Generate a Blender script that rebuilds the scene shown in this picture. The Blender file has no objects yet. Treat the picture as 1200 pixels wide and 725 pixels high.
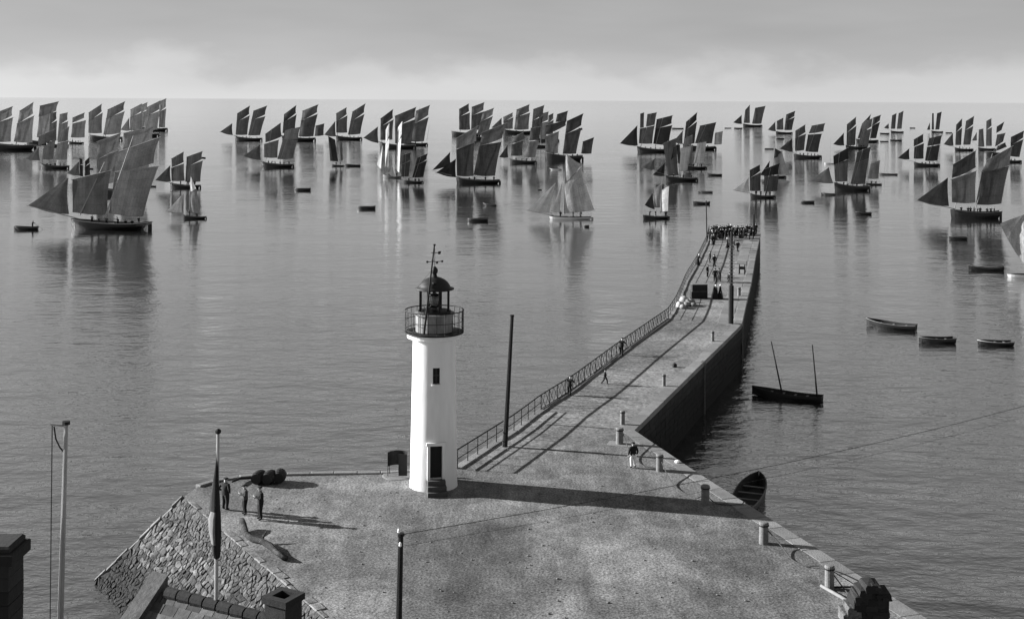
import bpy, bmesh, math, random
from mathutils import Vector, Matrix, noise as mnoise
R = math.radians
rng = random.Random(7)
SC = bpy.context.scene
COL = SC.collection

# ---------------------------------------------------------------- camera
F = 1450.0; CAMH = 23.0; HY = 117.2; ROLL = R(0.31); ZW = -4.6
cam = bpy.data.cameras.new('camera'); camo = bpy.data.objects.new('camera', cam); COL.objects.link(camo)
cam.sensor_width = 36; cam.lens = F/1200*36; cam.shift_y = (HY-362.5)/1200.0
cam.clip_start = 0.5; cam.clip_end = 300000
camo.location = (0, 0, CAMH)
camo.rotation_euler = (Matrix.Rotation(R(90), 3, 'X') @ Matrix.Rotation(ROLL, 3, 'Z')).to_euler()
SC.camera = camo

# ---------------------------------------------------------------- sky and sun
SUN_EL = R(18.0); SUN_AZ = R(14.0)       # sun stands to the left, a little beyond the pier
sdir = Vector((-math.cos(SUN_AZ)*math.cos(SUN_EL), math.sin(SUN_AZ)*math.cos(SUN_EL), math.sin(SUN_EL)))
W = bpy.data.worlds.new('World'); SC.world = W; W.use_nodes = True
nt = W.node_tree; N = nt.nodes; L = nt.links
for n in list(N): N.remove(n)
def wn(t, **k):
    n = N.new(t)
    for a, v in k.items(): setattr(n, a, v)
    return n
def wmath(op, a, b=None, c=None, clamp=False):
    n = N.new('ShaderNodeMath'); n.operation = op; n.use_clamp = clamp
    for i, v in enumerate((a, b, c)):
        if v is None: continue
        if isinstance(v, (int, float)): n.inputs[i].default_value = v
        else: L.new(v, n.inputs[i])
    return n.outputs[0]
sky = wn('ShaderNodeTexSky', sky_type='NISHITA', sun_disc=False)
sky.sun_elevation = SUN_EL; sky.sun_rotation = math.atan2(sdir.x, sdir.y)
sky.air_density = 1.0; sky.dust_density = 0.25; sky.ozone_density = 1.0; sky.altitude = 30
bw = wn('ShaderNodeRGBToBW'); L.new(sky.outputs[0], bw.inputs[0])
tc = wn('ShaderNodeTexCoord')
sep = wn('ShaderNodeSeparateXYZ'); L.new(tc.outputs['Generated'], sep.inputs[0])
mp = wn('ShaderNodeMapping'); mp.inputs['Scale'].default_value = (1, 1, 1.9); L.new(tc.outputs['Generated'], mp.inputs[0])
n1 = wn('ShaderNodeTexNoise'); n1.inputs['Scale'].default_value = 17; n1.inputs['Detail'].default_value = 7; n1.inputs['Roughness'].default_value = .5
L.new(mp.outputs[0], n1.inputs[0])
n2 = wn('ShaderNodeTexNoise'); n2.inputs['Scale'].default_value = 5; n2.inputs['Detail'].default_value = 3
mp2 = wn('ShaderNodeMapping'); mp2.inputs['Scale'].default_value = (1, 1, 6); L.new(tc.outputs['Generated'], mp2.inputs[0]); L.new(mp2.outputs[0], n2.inputs[0])
# cumulus bank low over the horizon: cloud where elevation < an uneven top
top = wmath('MULTIPLY_ADD', n1.outputs[0], 0.085, -0.008)
cl = wmath('SUBTRACT', top, sep.outputs[2])
cf = wmath('MULTIPLY', cl, 52.0, clamp=True)
glow = wmath('POWER', wmath('SUBTRACT', 1.0, wmath('MULTIPLY', wmath('ABSOLUTE', sep.outputs[2]), 16.0, clamp=True), clamp=True), 1.6)
SKYBASE = 1.0
k = wmath('ADD', wmath('MULTIPLY', cf, 0.11), wmath('MULTIPLY', glow, 0.27))
k = wmath('ADD', k, wmath('MULTIPLY_ADD', n2.outputs[0], 0.20, 0.50))
lum = wmath('MULTIPLY', wmath('MULTIPLY', wmath('POWER', bw.outputs[0], 0.42), 2.05), k)      # a thin veil of cloud evens out the clear sky
bg = wn('ShaderNodeBackground'); bg.inputs['Strength'].default_value = 0.061
L.new(lum, bg.inputs['Color'])
wo = wn('ShaderNodeOutputWorld'); L.new(bg.outputs[0], wo.inputs[0])

sun = bpy.data.lights.new('sun', 'SUN'); sun.energy = 5.0; sun.angle = R(0.53); sun.color = (1, 1, 1)
suno = bpy.data.objects.new('sun', sun); COL.objects.link(suno)
suno.rotation_euler = (-sdir).to_track_quat('-Z', 'Y').to_euler(); suno.location = (-60, 40, 60)
vs = SC.view_settings
vs.view_transform = 'Standard'; vs.look = 'None'; vs.exposure = 1.52; vs.gamma = 1.0; vs.use_curve_mapping = False

# ---------------------------------------------------------------- picture <-> place
ca, sa = math.cos(ROLL), math.sin(ROLL)
def ray(px, py):
    u = (px-600)/F; v = (HY-py)/F
    return u*ca - v*sa, u*sa + v*ca
def P(px, py, z=0.0):                    # the point of the level z that is seen there
    u, v = ray(px, py); d = (CAMH-z)/(-v)
    return Vector((u*d, d, z))
def PD(px, py, d):                       # the point at distance d
    u, v = ray(px, py)
    return Vector((u*d, d, CAMH+v*d))

# ---------------------------------------------------------------- materials
MATS = {}
def mat(name, base, rough=.8, var=.25, scale=3.0, bump=0.0, bscale=None, orand=0.0, spec=.3, metal=0.0, tide=0.0, detail=6, fine=0.0, fscale=40, trans=0.0, stretch=None, patch=0.0, pscale=.3, irand=0.0, streak=0.0):
    if name in MATS: return MATS[name]
    m = bpy.data.materials.new(name); m.use_nodes = True; t = m.node_tree; ns = t.nodes; ln = t.links
    b = ns['Principled BSDF']; b.inputs['Roughness'].default_value = rough; b.inputs['Specular IOR Level'].default_value = spec; b.inputs['Metallic'].default_value = metal
    def mth(op, a, bb=None, cc=None, clamp=False):
        n = ns.new('ShaderNodeMath'); n.operation = op; n.use_clamp = clamp
        for i, v in enumerate((a, bb, cc)):
            if v is None: continue
            if isinstance(v, (int, float)): n.inputs[i].default_value = v
            else: ln.new(v, n.inputs[i])
        return n.outputs[0]
    geo = ns.new('ShaderNodeNewGeometry'); tcn = ns.new('ShaderNodeTexCoord'); oi = ns.new('ShaderNodeObjectInfo')
    add = ns.new('ShaderNodeVectorMath'); add.operation = 'MULTIPLY_ADD'
    ln.new(oi.outputs['Random'], add.inputs[0]); add.inputs[1].default_value = (37, 53, 71); ln.new(tcn.outputs['Object'], add.inputs[2])
    co = add.outputs[0]
    if stretch:
        mpn = ns.new('ShaderNodeMapping'); mpn.inputs['Scale'].default_value = stretch; ln.new(co, mpn.inputs[0]); co = mpn.outputs[0]
    n = ns.new('ShaderNodeTexNoise'); n.inputs['Scale'].default_value = scale; n.inputs['Detail'].default_value = detail; n.inputs['Roughness'].default_value = .62
    ln.new(co, n.inputs[0])
    f = mth('MULTIPLY_ADD', n.outputs[0], 4*var, 1-2*var)
    if fine:
        n3 = ns.new('ShaderNodeTexNoise'); n3.inputs['Scale'].default_value = fscale; n3.inputs['Detail'].default_value = 3; ln.new(co, n3.inputs[0])
        f = mth('MULTIPLY', f, mth('MULTIPLY_ADD', n3.outputs[0], 4*fine, 1-2*fine))
    if patch:
        for ps_, am in ((pscale, patch*.8), (pscale*.27, patch), (pscale*4.3, patch*.25)):
            n5 = ns.new('ShaderNodeTexNoise'); n5.inputs['Scale'].default_value = ps_; n5.inputs['Detail'].default_value = 5; n5.inputs['Roughness'].default_value = .6; n5.inputs['Distortion'].default_value = .6; ln.new(co, n5.inputs[0])
            f = mth('MULTIPLY', f, mth('MULTIPLY_ADD', mth('MULTIPLY_ADD', n5.outputs[0], 3.4, -1.2, clamp=True), 2*am, 1-am))
    if streak:
        mps = ns.new('ShaderNodeMapping'); mps.inputs['Rotation'].default_value = (0, 0, .45); mps.inputs['Scale'].default_value = (.9, .12, 1); ln.new(co, mps.inputs[0])
        n6 = ns.new('ShaderNodeTexNoise'); n6.inputs['Scale'].default_value = 1.0; n6.inputs['Detail'].default_value = 6; n6.inputs['Roughness'].default_value = .65; n6.inputs['Distortion'].default_value = .4; ln.new(mps.outputs[0], n6.inputs[0])
        f = mth('MULTIPLY', f, mth('MULTIPLY_ADD', mth('MULTIPLY_ADD', n6.outputs[0], 3.2, -1.1, clamp=True), 2*streak, 1-streak))
    if irand:
        r2 = mth('POWER', geo.outputs['Random Per Island'], 1.6)
        f = mth('MULTIPLY', f, mth('MULTIPLY_ADD', r2, 2*irand, 1-irand*.75))
    if orand:
        f = mth('MULTIPLY', f, mth('MULTIPLY_ADD', oi.outputs['Random'], 2*orand, 1-orand))
    f = mth('MAXIMUM', mth('MULTIPLY', f, base), .004)
    if tide:                              # weed and wet below the tide mark
        sx = ns.new('ShaderNodeSeparateXYZ'); ln.new(geo.outputs['Position'], sx.inputs[0])
        n4 = ns.new('ShaderNodeTexNoise'); n4.inputs['Scale'].default_value = 1.1; n4.inputs['Detail'].default_value = 5; ln.new(geo.outputs['Position'], n4.inputs[0])
        h = mth('MULTIPLY_ADD', n4.outputs[0], 1.8, tide-.9)
        w = mth('MULTIPLY_ADD', mth('SUBTRACT', h, sx.outputs[2]), 1.6, .5, clamp=True)
        f = mth('MULTIPLY', f, mth('MULTIPLY_ADD', w, -.93, 1.0))
    ln.new(f, b.inputs['Base Color'])
    if bump:
        nb = ns.new('ShaderNodeTexNoise'); nb.inputs['Scale'].default_value = bscale or scale*4; nb.inputs['Detail'].default_value = 5; nb.inputs['Roughness'].default_value = .6; ln.new(co, nb.inputs[0])
        bp = ns.new('ShaderNodeBump'); bp.inputs['Strength'].default_value = 1.0; bp.inputs['Distance'].default_value = bump; ln.new(nb.outputs[0], bp.inputs['Height']); ln.new(bp.outputs[0], b.inputs['Normal'])
    if trans:
        tr = ns.new('ShaderNodeBsdfTranslucent'); ln.new(f, tr.inputs[0]); mx = ns.new('ShaderNodeMixShader'); mx.inputs[0].default_value = trans
        ln.new(b.outputs[0], mx.inputs[1]); ln.new(tr.outputs[0], mx.inputs[2]); ln.new(mx.outputs[0], ns['Material Output'].inputs[0])
    MATS[name] = m
    return m

def sail_mat(shade):
    shade = 3.7*shade**1.5 if shade < .13 else (.173+(shade-.13)*1.1 if shade < .3 else min(.8, shade*1.2)); sh = max(.01, round(shade*100)/100); name = 'sailcloth_%02d' % round(sh*100)
    if name in MATS: return MATS[name]
    m = mat(name, sh, .9, .24, .45, orand=.15, fine=.22, fscale=5, spec=.1, trans=.16, bump=.10, bscale=1.6)
    t = m.node_tree; ns = t.nodes; ln = t.links
    uv = ns.new('ShaderNodeUVMap'); sx = ns.new('ShaderNodeSeparateXYZ'); ln.new(uv.outputs[0], sx.inputs[0])
    def mth(op, a, bb=None, clamp=False):
        n = ns.new('ShaderNodeMath'); n.operation = op; n.use_clamp = clamp
        for i, v in enumerate((a, bb)):
            if v is None: continue
            if isinstance(v, (int, float)): n.inputs[i].default_value = v
            else: ln.new(v, n.inputs[i])
        return n.outputs[0]
    seam = mth('LESS_THAN', mth('FRACT', mth('MULTIPLY', sx.outputs[0], 1/.62)), .10)
    reef = mth('LESS_THAN', mth('FRACT', mth('MULTIPLY', sx.outputs[1], 1/2.1)), .05)
    wnn = ns.new('ShaderNodeTexWhiteNoise'); wnn.noise_dimensions = '1D'; ln.new(mth('FLOOR', mth('MULTIPLY', sx.outputs[0], 1/.62)), wnn.inputs['W'])
    k = mth('SUBTRACT', 1.0, mth('ADD', mth('MULTIPLY', seam, .22), mth('MULTIPLY', reef, .22)))
    k = mth('MULTIPLY', k, mth('ADD', mth('MULTIPLY', wnn.outputs[0], .22), .89))
    b = ns['Principled BSDF']; src = b.inputs['Base Color'].links[0].from_socket
    out = mth('MULTIPLY', src, k)
    ln.new(out, b.inputs['Base Color'])
    for n in ns:
        if n.type == 'BSDF_TRANSLUCENT': ln.new(out, n.inputs[0])
    return m

def M(k): return MATS[k]
mat('ground', 0.121, .95, .15, 1.3, bump=.03, bscale=6.0, fine=.7, fscale=9, spec=.15, detail=6, patch=.36, pscale=.33, streak=.24)
mat('pier_deck', 0.155, .9, .15, 1.2, bump=.02, bscale=6, fine=.6, fscale=5, spec=.2, patch=.26, pscale=.4)
mat('granite', 0.163, .8, .22, 1.2, bump=.02, bscale=12, orand=.22, fine=.2, fscale=18, tide=-2.6)
mat('rubble', .047, .9, .30, 1.5, bump=.06, bscale=6, irand=1.05, fine=.45, fscale=6, tide=-2.9, patch=.35, pscale=.5)
mat('rubble_bed', .05, .95, .4, 2.0, bump=.05, tide=-3.6)
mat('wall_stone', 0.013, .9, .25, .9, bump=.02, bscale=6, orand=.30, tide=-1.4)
mat('joint', .02, .95, .2, 2)
mat('ladder_iron', .09, .7, .3, 4)
mat('damp', 0.065, .8, .3, 1.5, fine=.5, fscale=5, bump=.02, bscale=6)
mat('whitewash', 0.683, .75, .07, 1.6, bump=.012, bscale=3, fine=.05, fscale=3, stretch=(1, 1, .22))
mat('door_dark', 0.008, .6, .2, 3)
mat('bollard_stone', 0.140, .85, .25, 3, bump=.01, fine=.2, fscale=9)
mat('step_stone', 0.060, .85, .25, 3, bump=.01)
mat('coping_mid', 0.064, .9, .35, 2.2, fine=.3, fscale=7, bump=.02)
mat('drum_stone', 0.191, .85, .30, 2.2, fine=.25, fscale=5, stretch=(1, 1, .35))
mat('iron', 0.010, .6, .3, 4, spec=.2)
mat('copper_dark', 0.012, .6, .3, 2.5, spec=.25)
mat('lens', .13, .12, .05, 3, spec=.8)
mat('pole_wood', 0.012, .85, .3, 5, stretch=(1, 1, .15), bump=.004)
mat('pale_wood', 0.272, .8, .22, 5, stretch=(1, 1, .15))
mat('spar', .16, .8, .25, 4)
mat('hull_black', 0.011, .5, .25, 1.2, orand=.35, spec=.4)
mat('hull_grey', .10, .55, .2, 1.2, spec=.4)
mat('hull_white', .62, .5, .08, 1.2, spec=.4)
mat('rubrail', .20, .7, .2, 3)
mat('deck_wood', .12, .85, .25, 3)
mat('inside_wood', .018, .85, .3, 3)
mat('rope', .05, .95, .2, 20)
mat('wire', .02, .7, .1, 5)
mat('cloth_dark', 0.010, .95, .25, 8, orand=.5)
mat('cloth_mid', .07, .95, .2, 8, orand=.5)
mat('cloth_white', .70, .95, .1, 8)
mat('skin', .36, .7, .08, 6)
mat('sacking', 0.240, .95, .3, 5, orand=.5, bump=.01)
mat('basket', .14, .95, .3, 12, orand=.5, bump=.02)
mat('barrel_wood', 0.012, .75, .25, 5)
mat('bark', .035, .9, .30, 4.0, fine=.5, fscale=9, bump=.05, patch=.75, pscale=2.2)
mat('edge_rough', .115, .9, .25, 2.5, bump=.03, irand=.3, fine=.4, fscale=6, patch=.3, pscale=.8)
mat('roof_slate', 0.064, .9, .35, 1.3, orand=.45, fine=.3, fscale=8, bump=.02)
mat('house_stone', .013, .9, .35, 1.0, orand=.4, bump=.03)
mat('chimney_brick', 0.014, .9, .3, 2, orand=.4, bump=.015)
mat('flag_cloth', 0.012, .95, .2, 3)
mat('flag_pale', .13, .95, .2, 3)

# ---------------------------------------------------------------- mesh helpers
class MB:
    def __init__(s): s.v = []; s.f = []; s.uv = []; s.mi = []
    def add(s, vs, fs, mi=0):
        o = len(s.v); s.v += [tuple(v) for v in vs]; s.f += [tuple(i+o for i in f) for f in fs]; s.mi += [mi]*len(fs); return s
    def box(s, x0, x1, y0, y1, z0, z1, mi=0, bev=0, jit=0, M4=None):
        b = min(bev, (x1-x0)/3, (y1-y0)/3, (z1-z0)/3)
        j = lambda: rng.uniform(-jit, jit) if jit else 0
        if b <= 0:
            vs = [(x+j(), y+j(), z+j()) for z in (z0, z1) for x, y in ((x0, y0), (x1, y0), (x1, y1), (x0, y1))]
            fs = [(3, 2, 1, 0), (4, 5, 6, 7), (0, 1, 5, 4), (1, 2, 6, 5), (2, 3, 7, 6), (3, 0, 4, 7)]
        else:                              # bevel round the top
            vs = [(x+j(), y+j(), z0) for x, y in ((x0, y0), (x1, y0), (x1, y1), (x0, y1))]
            vs += [(x+j(), y+j(), z1-b) for x, y in ((x0, y0), (x1, y0), (x1, y1), (x0, y1))]
            vs += [(x+j(), y+j(), z1+j()) for x, y in ((x0+b, y0+b), (x1-b, y0+b), (x1-b, y1-b), (x0+b, y1-b))]
            fs = [(3, 2, 1, 0), (8, 9, 10, 11)] + [(i, (i+1) % 4, 4+(i+1) % 4, 4+i) for i in range(4)] + [(4+i, 4+(i+1) % 4, 8+(i+1) % 4, 8+i) for i in range(4)]
        if M4 is not None: vs = [M4 @ Vector(v) for v in vs]
        return s.add(vs, fs, mi)
    def tube(s, pts, rad, n=6, mi=0, cap=True):
        pts = [Vector(p) for p in pts]
        if not isinstance(rad, (list, tuple)): rad = [rad]*len(pts)
        vs = []; fs = []; up = Vector((0, 0, 1))
        prev = None
        for i, p in enumerate(pts):
            t = (pts[min(i+1, len(pts)-1)]-pts[max(i-1, 0)]).normalized()
            if prev is None:
                a = t.cross(up) if abs(t.z) < .95 else t.cross(Vector((0, 1, 0)))
            else: a = prev - t*prev.dot(t)
            a.normalize(); prev = a; b = t.cross(a)
            for k in range(n):
                q = 2*math.pi*k/n; vs.append(p+(a*math.cos(q)+b*math.sin(q))*rad[i])
        for i in range(len(pts)-1):
            for k in range(n):
                fs.append((i*n+k, i*n+(k+1) % n, (i+1)*n+(k+1) % n, (i+1)*n+k))
        if cap:
            fs.append(tuple(range(n-1, -1, -1))); o = (len(pts)-1)*n; fs.append(tuple(o+k for k in range(n)))
        return s.add(vs, fs, mi)
    def lathe(s, prof, n=24, cx=0, cy=0, mi=0, cap=True, a0=0, a1=None):
        full = a1 is None; a1 = 2*math.pi if full else a1; m = n if full else n+1
        vs = []; fs = []
        for r, z in prof:
            for k in range(m):
                q = a0+(a1-a0)*k/n; vs.append((cx+r*math.cos(q), cy+r*math.sin(q), z))
        for i in range(len(prof)-1):
            for k in range(n):
                k2 = (k+1) % m
                fs.append((i*m+k, i*m+k2, (i+1)*m+k2, (i+1)*m+k))
        if cap and full:
            if prof[0][0] > 1e-6: fs.append(tuple(range(m-1, -1, -1)))
            if prof[-1][0] > 1e-6: fs.append(tuple((len(prof)-1)*m+k for k in range(m)))
        return s.add(vs, fs, mi)
    def prism(s, poly, z0, z1, mi=0):
        n = len(poly)
        vs = [(p[0], p[1], z0) for p in poly]+[(p[0], p[1], z1) for p in poly]
        fs = [tuple(range(n-1, -1, -1)), tuple(n+i for i in range(n))]+[(i, (i+1) % n, n+(i+1) % n, n+i) for i in range(n)]
        return s.add(vs, fs, mi)
    def mesh(s, name, mats, smooth=False):
        me = bpy.data.meshes.new(name); me.from_pydata(s.v, [], s.f)
        for m in (mats if isinstance(mats, (list, tuple)) else [mats]): me.materials.append(M(m) if isinstance(m, str) else m)
        if any(s.mi): me.polygons.foreach_set('material_index', s.mi)
        if smooth: me.polygons.foreach_set('use_smooth', [True]*len(me.polygons))
        me.update(); return me
    def build(s, name, mats, parent=None, smooth=False, loc=(0, 0, 0), rz=0):
        return link(name, s.mesh(name, mats, smooth), parent, loc, rz)
def link(name, me, parent=None, loc=(0, 0, 0), rz=0):
    o = bpy.data.objects.new(name, me); COL.objects.link(o); o.parent = parent; o.location = loc
    if rz: o.rotation_euler = (0, 0, rz)
    return o
def tag(o, label, cat, group=None):
    o['label'] = label; o['category'] = cat
    if group: o['group'] = group
    return o
def thing(name, label, cat, loc=(0, 0, 0), rz=0, group=None):
    o = bpy.data.objects.new(name, None); COL.objects.link(o); o.location = loc; o.rotation_euler = (0, 0, rz); o.empty_display_size = .2
    return tag(o, label, cat, group)
def copy_tree(o, parent=None):
    c = o.copy(); COL.objects.link(c); c.parent = parent
    for ch in o.children:
        if ch is not c: copy_tree(ch, c)
    return c

# ---------------------------------------------------------------- sea
def sea_material():
    m = bpy.data.materials.new('sea_water'); m.use_nodes = True; t = m.node_tree; ns = t.nodes; ln = t.links
    ns.remove(ns['Principled BSDF'])
    dif = ns.new('ShaderNodeBsdfDiffuse'); dif.inputs[0].default_value = (.016, .016, .016, 1)
    glo = ns.new('ShaderNodeBsdfGlossy'); glo.inputs['Color'].default_value = (1, 1, 1, 1); glo.inputs['Roughness'].default_value = .05
    fre = ns.new('ShaderNodeLayerWeight'); fre.inputs['Blend'].default_value = .5
    fpw = ns.new('ShaderNodeMath'); fpw.operation = 'POWER'; fpw.inputs[1].default_value = 1.95; ln.new(fre.outputs['Facing'], fpw.inputs[0])
    mixs = ns.new('ShaderNodeMixShader'); ln.new(fpw.outputs[0], mixs.inputs[0]); ln.new(dif.outputs[0], mixs.inputs[1]); ln.new(glo.outputs[0], mixs.inputs[2]); ln.new(mixs.outputs[0], ns['Material Output'].inputs[0])
    g = ns.new('ShaderNodeNewGeometry')
    def nz(scale, sxyz, det=3, rough=.5, w=0):
        mp = ns.new('ShaderNodeMapping'); mp.inputs['Scale'].default_value = sxyz; mp.inputs['Rotation'].default_value = (0, 0, w); ln.new(g.outputs['Position'], mp.inputs[0])
        n = ns.new('ShaderNodeTexNoise'); n.inputs['Scale'].default_value = scale; n.inputs['Detail'].default_value = det; n.inputs['Roughness'].default_value = rough; ln.new(mp.outputs[0], n.inputs[0]); return n.outputs[0]
    def mth(op, a, bb=None, cc=None, clamp=False):
        n = ns.new('ShaderNodeMath'); n.operation = op; n.use_clamp = clamp
        for i, v in enumerate((a, bb, cc)):
            if v is None: continue
            if isinstance(v, (int, float)): n.inputs[i].default_value = v
            else: ln.new(v, n.inputs[i])
        return n.outputs[0]
    # wind patches: rougher and calmer water
    pat = mth('MULTIPLY_ADD', nz(.011, (.6, 1.6, 1), 4, .55, .2), 2.6, -.75, clamp=True)
    sxp = ns.new('ShaderNodeSeparateXYZ'); ln.new(g.outputs['Position'], sxp.inputs[0])
    lee = mth('MULTIPLY_ADD', sxp.outputs[1], -1/150., 1.45, clamp=True)     # the breeze ruffles the water close under the shore most
    amp = mth('ADD', mth('MULTIPLY', pat, .42), mth('MULTIPLY_ADD', lee, 1.15, .12))
    h = mth('ADD', mth('MULTIPLY', nz(.6, (.75, 1.25, 1), 4, .6, .12), .30), mth('MULTIPLY', nz(2.1, (.6, 1.3, 1), 2, .5, -.1), .05))
    h = mth('ADD', h, mth('MULTIPLY', nz(.16, (.75, 1.2, 1), 2, .5, .3), .58))
    h = mth('MULTIPLY', h, amp)
    bp = ns.new('ShaderNodeBump'); bp.inputs['Strength'].default_value = 1; bp.inputs['Distance'].default_value = .42; ln.new(h, bp.inputs['Height'])
    for nd in (dif, glo, fre): ln.new(bp.outputs[0], nd.inputs['Normal'])
    return m
MATS['sea_water'] = sea_material()
def axis():
    a = [0, 20, 45, 80, 130, 200, 320, 550, 1000, 2200, 5000, 12000, 30000, 110000]
    return [-v for v in a[:0:-1]]+a
ax = axis(); ay = [y+100 for y in ax]
vs_ = [(x, y, 0) for y in ay for x in ax]; nx = len(ax)
mb = MB().add(vs_, [(j*nx+i, j*nx+i+1, (j+1)*nx+i+1, (j+1)*nx+i) for j in range(len(ay)-1) for i in range(nx-1)])
sea = mb.build('sea', 'sea_water', loc=(0, 0, ZW)); sea['kind'] = 'structure'

# ---------------------------------------------------------------- quay and pier
def ext(a, b, t): return a+(b-a)*t
railp = [P(536, 549), P(605, 504), P(634, 481), P(669, 459), P(727, 414.6), P(783.5, 374), P(793, 358), P(804.5, 330), P(817, 309), P(829, 283), P(831, 272)]
rightp = [P(891, 274), P(885, 302), P(880, 332), P(875, 352), P(869, 380), P(743, 504)]
edgep = [P(743, 504), P(819, 555), P(885.5, 597), P(958, 643), P(1086, 725)]
edge_dir = (edgep[-1]-edgep[1]).normalized()
NE = edgep[-1]+edge_dir*34
A = P(215, 582); B2 = P(347.5, 695); top_dir = (B2-A).normalized()
SWp = A+top_dir*58
seap = [P(232, 570), P(262, 561), P(300, 557), P(455, 554), P(500, 551)]
BOT = -9.0
quay_poly = [A, SWp, Vector((SWp.x, -6, 0)), Vector((NE.x+4, -6, 0)), NE]+list(reversed(edgep))+[railp[0]]+list(reversed(seap))
q = bpy.data.objects
mbq = MB().prism(quay_poly, BOT, 0)
def tri_build(mb, name, mats):
    me = mb.mesh(name, mats); bm = bmesh.new(); bm.from_mesh(me); bmesh.ops.triangulate(bm, faces=[f for f in bm.faces if len(f.verts) > 4], ngon_method='EAR_CLIP'); bmesh.ops.recalc_face_normals(bm, faces=bm.faces); bm.to_mesh(me); bm.free(); return link(name, me)
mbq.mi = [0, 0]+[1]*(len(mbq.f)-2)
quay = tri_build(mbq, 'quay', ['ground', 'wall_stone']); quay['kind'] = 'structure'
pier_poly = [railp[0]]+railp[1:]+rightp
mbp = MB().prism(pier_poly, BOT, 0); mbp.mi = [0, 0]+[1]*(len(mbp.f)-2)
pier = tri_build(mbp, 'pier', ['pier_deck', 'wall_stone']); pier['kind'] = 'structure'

def resample(pts, step):
    out = []; seg = 0; pos = 0.0; lens = [(pts[i+1]-pts[i]).length for i in range(len(pts)-1)]; tot = sum(lens); n = max(1, round(tot/step)); res = []
    for k in range(n+1):
        s = tot*k/n; acc = 0
        for i, l in enumerate(lens):
            if s <= acc+l+1e-6 or i == len(lens)-1:
                res.append(pts[i]+(pts[i+1]-pts[i])*((s-acc)/l)); break
            acc += l
    return res
def strip_stones(pts, step, inner, outer, z0, z1, name, m, parent, gap=.03, side=1, jit=.02, wj=.12):
    rs = resample(pts, step)
    for a, b in zip(rs, rs[1:]):
        t = (b-a).normalized(); nrm = Vector((-t.y, t.x, 0))*side; ln_ = (b-a).length
        mid = (a+b)/2; rz = math.atan2(t.y, t.x)
        w = inner+rng.uniform(-wj, wj)
        y0, y1 = (-w, outer) if side > 0 else (-outer, w)
        o = MB().box(-ln_/2+gap/2, ln_/2-gap/2, y0, y1, z0, z1+rng.uniform(-jit, jit), bev=.035).build(name, m, parent, loc=mid, rz=rz)
# granite coping along the harbour side
strip_stones([edgep[0], edgep[1], edgep[2], edgep[3], edgep[4], edgep[4]+edge_dir*8], 1.7, .95, .06, -.35, .012, 'coping_stone', 'granite', quay, jit=.006)
strip_stones(list(reversed(rightp)), 2.2, .9, .06, -.35, .025, 'coping_stone', 'granite', pier, side=-1)
# flagstones inside the coping on the outer half of the pier
rr = [P(869, 380)+Vector((-1.0, 0, 0)), P(875, 352)+Vector((-1.0, 0, 0)), P(880, 332)+Vector((-1.0, 0, 0)), P(885, 302)+Vector((-1.0, 0, 0)), P(890.6, 276)+Vector((-1.0, 0, 0))]
strip_stones(rr, 3.2, .0, 1.5, -.1, .014, 'flagstone', 'granite', pier, side=1, gap=.09, jit=.01, wj=.02)
# masonry courses of the pier's harbour wall
blockmesh = []
for k in range(5):
    L_ = 1.25+.1*k
    blockmesh.append((L_, MB().box(-L_/2, L_/2, -.05, .06, -.25, .25, bev=0, jit=.008).mesh('wall_block', 'wall_stone')))
wl = [rightp[5], rightp[4], rightp[3], rightp[2]]
tot = sum((wl[i+1]-wl[i]).length for i in range(3))
def along(pts, s):
    for i in range(len(pts)-1):
        l = (pts[i+1]-pts[i]).length
        if s <= l or i == len(pts)-2: return pts[i]+(pts[i+1]-pts[i])*(s/l), (pts[i+1]-pts[i]).normalized()
        s -= l
nb = 0
for c in range(7):
    z = -.66-c*.53; s = rng.uniform(0, .6)
    while s < 62 and nb < 300:
        L_, me = rng.choice(blockmesh)
        p, t = along(wl, s+L_/2)
        o = link('wall_block', me, pier, (p.x, p.y, z), math.atan2(t.y, t.x)+math.pi); nb += 1
        s += L_+.045
nb = 0
for c in range(5):
    z = -.66-c*.53; s = rng.uniform(0, .6); wl2 = [edgep[4]+edge_dir*6, edgep[4], edgep[3], edgep[2], edgep[1], edgep[0]]
    while s < 30 and nb < 0: s += 1

# narrow dark strips laid across the pier deck
for (a, b) in (((640, 497), (719, 502)), ((684, 463), (735, 468)), ((733, 452), (768, 453)), ((765, 419), (790, 422)), ((634, 525), (712, 532))):
    p0, p1 = P(*a), P(*b); t = (p1-p0)
    pts = [p0+t*(i/6)+Vector((0, rng.uniform(-.12, .12), .012)) for i in range(7)]
    vs = []; fs = []
    for i, p in enumerate(pts):
        w = .07+rng.uniform(-.02, .02); vs += [p+Vector((0, -w, 0)), p+Vector((0, w, 0))]
        if i: fs.append((2*i-2, 2*i, 2*i+1, 2*i-1))
    MB().add(vs, fs).build('dark_strip', 'joint', pier)

for (pxl, pyl, lab_) in ((824, 424.5, 'iron ladder on the pier wall nearer the quay corner'), (868.5, 381, 'iron ladder on the pier wall at the bend before the crowd')):
    p_ = P(pxl, pyl); t_ = (rightp[4]-rightp[5]).normalized(); n_ = Vector((t_.y, -t_.x, 0))
    ld = thing('ladder', lab_, 'ladder', p_+n_*.16, math.atan2(t_.y, t_.x), 'ladders on the pier wall')
    for sx in (-.22, .22): MB().tube([(sx, 0, -5.2), (sx, 0, .02), (sx, .3, .1)], .035, 5).build('rail', 'ladder_iron', ld)
    for k_i in range(16): MB().tube([(-.22, 0, -.25-.3*k_i), (.22, 0, -.25-.3*k_i)], .02, 5).build('rung', 'ladder_iron', ld)
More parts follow.
